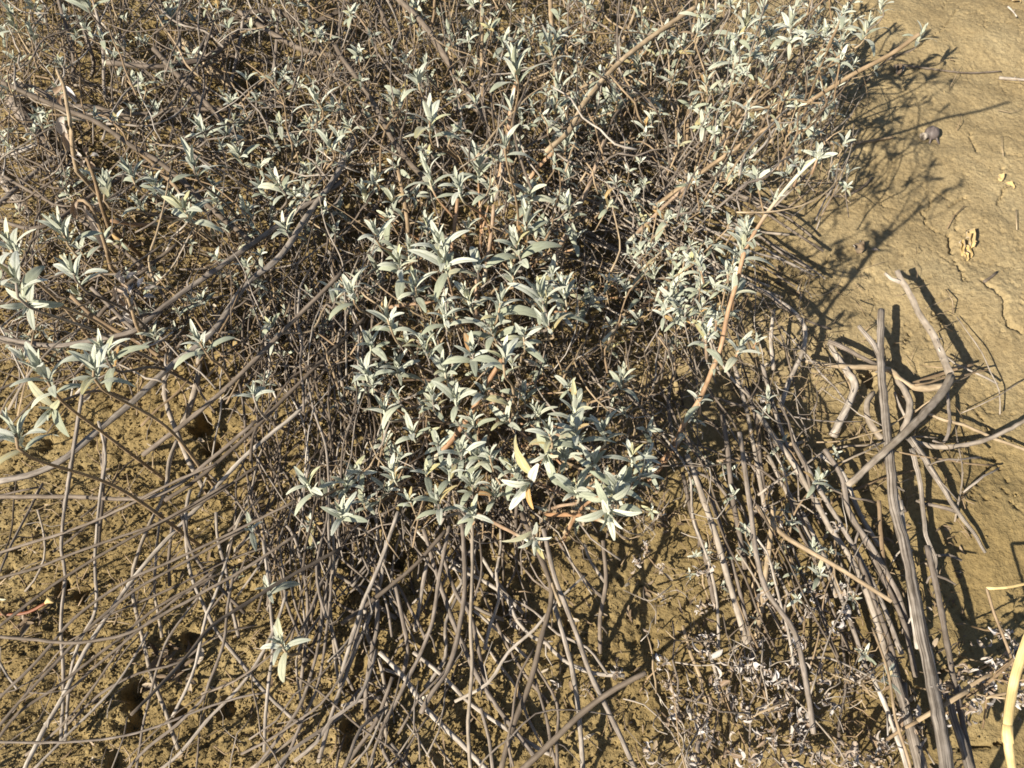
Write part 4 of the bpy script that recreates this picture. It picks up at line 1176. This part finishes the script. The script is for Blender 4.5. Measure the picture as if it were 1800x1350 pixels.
# twigs lying on the bare soil
for lab, mat, r_, pts in (("short whitish twig lying on the bare soil at the top right edge", 'pale', 3, ((1757, 136), (1775, 138), (1806, 143))),
                          ("thin tan twig running from the shrub shadow across the soil at the top right", 'brown', 1.8, ((1580, 117), (1640, 122), (1700, 128), (1760, 125))),
                          ("short dark twig shaped like a dash above the longest soil crack", 'brown', 2.6, ((1726, 500), (1738, 492), (1750, 481))),
                          ("tiny bent white grass blade on soil near the top right corner", 'pale', 1.6, ((1768, 18), (1778, 26), (1783, 36))),
                          ("pale tan twig in the shadow left of the seed pod", 'tan', 3, ((1440, 252), (1500, 252), (1568, 246))),
                          ("dark arched twig on the soil below the seed pod", 'brown', 2.4, ((1440, 340), (1480, 348), (1512, 335), (1531, 316)))):
    p = np.array([on_ground(x, y, .006) for x, y in pts]); t = thing("twig", lab, "twig", p[0])
    o0 = np.array(t.location); path = spline(p, .012); a = Acc(); tube(a, path, nodes_radius(len(path), r_ * depth(p[0]) / FPX, .7 * r_ * depth(p[0]) / FPX, .012), 7, rough=.05)
    link("twig_shaft", a.mesh("twig_shaft", M[mat], o0), t)
    a = Acc(); i = len(path) // 2; d = np.array([.006, .008, .004]); tube(a, np.array([path[i], path[i] + d]), [.0011, .0006], 5); link("twig_stub", a.mesh("twig_stub", M[mat], o0), t)

# rusty stem with dry tuft, lower left
t = thing("rusty_stem", "rusty red stem with a pale broken tip and dry brown tuft, at the left edge", "stem", on_ground(30, 1080))
o0 = np.array(t.location)
p = np.array([P(x, y, h) for x, y, h in ((-10, 1078, .02), (20, 1080, .025), (50, 1076, .03), (72, 1065, .035), (84, 1058, .04))]); a = Acc(); path = spline(p, .01); tube(a, path, 2.8 * depth(p[0]) / FPX, 7); link("stem_shaft", a.mesh("stem_shaft", M['rust'], o0), t)
p = np.array([P(80, 1060, .04), P(86, 1055, .045), P(94, 1059, .045)]); a = Acc(); tube(a, p, np.array([2.5, 6, 1.5]) * depth(p[0]) / FPX, 7); link("broken_tip", a.mesh("broken_tip", M['straw'], o0), t)
for k in range(16):
    p = on_ground(62 + U(-14, 16), 1085 + U(-22, 22), U(.004, .02)); d = RNG.normal(0, 1, 3); d[1] -= .6; d[2] = U(-.2, .5)
    a = Acc(); acc_leaf(a, 'dead', random.randrange(8), leaf_matrix(p, d, RNG.normal(0, 1, 3), U(.015, .03)), random.random()); link("dead_leaf", a.mesh("dead_leaf", M['litter'], o0), t)
t = thing("dry_tuft", "reddish brown tuft of dead leaves on the soil between crossing grey stems", "tuft", on_ground(310, 1165))
o0 = np.array(t.location)
for k in range(40):
    p = on_ground(305 + random.gauss(0, 20), 1165 + random.gauss(0, 28), U(.003, .02)); d = RNG.normal(0, 1, 3); d[1] -= .4; d[2] = U(-.1, .5)
    a = Acc(); acc_leaf(a, 'dead', random.randrange(8), leaf_matrix(p, d, RNG.normal(0, 1, 3), U(.014, .032)), random.random() * .8); link("dead_leaf", a.mesh("dead_leaf", M['litter'], o0), t)

# drooping withered flower stalks, upper left
GF = "drooping withered flower stalks"
FL = [("upper withered stalk with one pale papery pod hanging down, near the upper left corner", [(135, 300, 20), (128, 262, 26), (124, 220, 31), (117, 180, 34), (112, 150, 36), (105, 135, 36), (100, 122, 35)],
       [(110, 205, 40, -92, .30, 1.4), (116, 230, 42, -90, .20, 1.6), (113, 152, 34, 200, .22, 1.4), (115, 152, 36, -55, .2, 1.5), (112, 165, 26, -120, .25, 1.5), (118, 158, 30, -40, .2, 1.6)]),
      ("middle withered stalk with a hooked drooping dark head, above the left rosettes", [(195, 470, 18), (185, 430, 26), (172, 392, 30), (160, 362, 33), (148, 352, 34), (136, 354, 33)],
       [(136, 352, 42, -110, .24, 1.8), (146, 352, 40, -30, .24, 1.8), (150, 356, 50, -70, .16, 1.8), (160, 375, 56, -72, .16, 1.7), (170, 400, 46, -75, .18, 1.7), (130, 360, 30, -80, .24, 1.8)]),
      ("thin stalk with a small round dry seed head, between the two drooping stalks", [(192, 400, 14), (178, 360, 22), (168, 320, 28), (158, 293, 31), (152, 278, 32)],
       [(152, 272, 18, 90, .4, 1.8), (144, 274, 16, 150, .4, 1.8), (160, 276, 16, 30, .4, 1.8), (150, 282, 16, -130, .4, 1.8), (158, 284, 15, -50, .4, 1.8)]),
      ("shaggy grey lilac dried flower cluster left of the thick brown stems", [(255, 600, 10), (240, 570, 18), (232, 545, 22), (225, 525, 24)],
       [(215 + U(-14, 40), 500 + U(-20, 66), 26, U(0, 360), .26, 2.0) for _ in range(26)])]
for lab, pts, heads in FL:
    p = np.array([P(x, y, h / 100) for x, y, h in pts]); fo = p[0].copy(); fo[2] = 0
    t = thing("flower_stalk", lab, "flower stalk", fo, GF); o0 = np.array(t.location)
    path = np.vstack([fo + np.array([.03, .02, 0]), spline(p, .014)]); a = Acc(); tube(a, path, np.linspace(4.2, 2.6, len(path)) * depth(p[0]) / FPX, 7, rough=.05); link("stalk", a.mesh("stalk", M['tan'], o0), t)
    for x, y, L, ang, wid, roll in heads:
        hh = float(np.interp(y, [pts[-1][1], pts[0][1]], [pts[-1][2], pts[0][2]])) / 100
        q0 = P(x, y, hh + .004); s_ = L * depth(q0) / FPX * .85
        v, q, uv = leaf_shape(wid, 0, -.2, .8, 8, 6, roll=roll, twist=U(-.5, .5), wav=.25)
        d = UP * math.sin(rad(ang)) + RT * math.cos(rad(ang)) + np.array([0, 0, -.25])
        m4 = leaf_matrix(q0, d, -FW + RNG.normal(0, .3, 3), s_)
        a = Acc(); a.add(v @ m4[:3, :3].T + m4[:3, 3], q, uv, random.random()); link("withered_petal", a.mesh("withered_petal", M['curl'], o0), t)

# ------------------------------------------------------------------ uncountable: soil crumbs, leaf litter, twig litter
cube_v = np.array([(x, y, z) for x in (-1, 0, 1) for y in (-1, 0, 1) for z in (-1, 0, 1) if (abs(x) + abs(y) + abs(z))], float)
idx = {tuple(v): i for i, v in enumerate(cube_v)}
qs = []
for ax in range(3):
    for sg in (-1, 1):
        for a_ in (-1, 0):
            for b_ in (-1, 0):
                c = []
                for da, db in ((0, 0), (1, 0), (1, 1), (0, 1)):
                    v = [0, 0, 0]; v[ax] = sg; v[(ax + 1) % 3] = a_ + da; v[(ax + 2) % 3] = b_ + db
                    c.append(idx[tuple(v)])
                qs.append(c if sg > 0 else c[::-1])
qs = np.array(qs)
sph = cube_v / np.linalg.norm(cube_v, axis=1)[:, None]
lump = [sph * (1 + RNG.normal(0, .16, (26, 1))) * RNG.uniform(.75, 1.15, 3) for _ in range(12)]
NCR = 42000
c8 = np.array([(x, y, z) for x in (-1, 1) for y in (-1, 1) for z in (-1, 1)], float) * .62
q8 = np.array([[0, 1, 3, 2], [4, 6, 7, 5], [0, 4, 5, 1], [2, 3, 7, 6], [0, 2, 6, 4], [1, 5, 7, 3]])
lump8 = [(c8 * (1 + RNG.normal(0, .2, (8, 1)))) @ np.linalg.qr(RNG.normal(0, 1, (3, 3)))[0] for _ in range(24)]
px = np.concatenate([RNG.uniform(-40, 1840, NCR), RNG.uniform(-40, 900, 20000)]); py = np.concatenate([RNG.uniform(-40, 1390, NCR) ** 1.0, RNG.uniform(500, 1390, 20000)])
pp = P(px, py, np.zeros(len(px)))
rm = rough_mask(pp[:, 0], pp[:, 1])
keep = RNG.random(len(px)) < (.2 + .8 * rm ** 1.5)
pp = pp[keep]; rm = rm[keep]
pp[:, 2] = ground_z(pp[:, 0], pp[:, 1])
acc = Acc(); big = Acc()
sz = .0009 + .0019 * RNG.random(len(pp)) ** 3 + .003 * (RNG.random(len(pp)) > .985) * RNG.random(len(pp))
sz *= (.55 + .45 * rm)
bigm = sz > .0028
for msk, shp, qq, nv in ((bigm, lump, qs, 26), (~bigm, lump8, q8, 8)):
    pk, sk = pp[msk], sz[msk]
    sh = np.array(shp)[RNG.integers(0, len(shp), len(pk))]
    V = sh * sk[:, None, None] + pk[:, None, :]
    V[:, :, 2] += sk[:, None] * .35
    acc.add(V.reshape(-1, 3), (qq[None] + (np.arange(len(pk)) * nv)[:, None, None]).reshape(-1, 4), t=np.repeat(tone_mask(pk[:, 0], pk[:, 1]), nv))
o = link("soil_crumbs", acc.mesh("soil_crumbs", M['soil'])); tag(o, kind='stuff', label="loose crumbs of dry yellowish soil")

acc = Acc()
for (x0, y0, x1, y1), cnt in (((-60, -60, 620, 640), 3200), ((600, -60, 1250, 640), 3900), ((600, 620, 1180, 930), 1300), ((1215, -40, 1460, 330), 300), ((1180, 470, 1420, 760), 260), ((420, 620, 660, 1000), 260), ((-40, 640, 600, 1390), 150), ((600, 930, 1180, 1390), 130), ((1180, 900, 1700, 1390), 330)):
    qx, qy = RNG.uniform(x0, x1, cnt), RNG.uniform(y0, y1, cnt)
    g0 = P(qx, qy, np.zeros(cnt)); z0 = ground_z(g0[:, 0], g0[:, 1])
    for k in range(cnt):
        d = RNG.normal(0, 1, 3); d[2] *= .3
        acc_leaf(acc, 'dead', random.randrange(8), leaf_matrix(g0[k] + (0, 0, z0[k] + U(.001, .012)), d, RNG.normal(0, .6, 3) + (0, 0, 1), U(.007, .022)), random.random())
o = link("leaf_litter", acc.mesh("leaf_litter", M['litter'])); tag(o, kind='stuff', label="dead brown leaves littering the soil under the shrubs")

acc = Acc()
for (x0, y0, x1, y1), cnt in (((-40, -40, 1250, 640), 1500), ((-40, 640, 1180, 1390), 420), ((1180, 470, 1700, 1390), 380), ((1500, 0, 1820, 700), 14)):
    for _ in range(cnt):
        p = wander(x0, y0, x1, y1, U(0, 180), U(10, 50), .004, .012, 3, .15, .02)
        p[:, 2] += gz_at(p[:, 0], p[:, 1])
        tube(acc, p, U(.0005, .0013), 4, rnd=random.random())
o = link("twig_litter", acc.mesh("twig_litter", M['tan'])); tag(o, kind='stuff', label="broken bits of thin twig littering the soil")
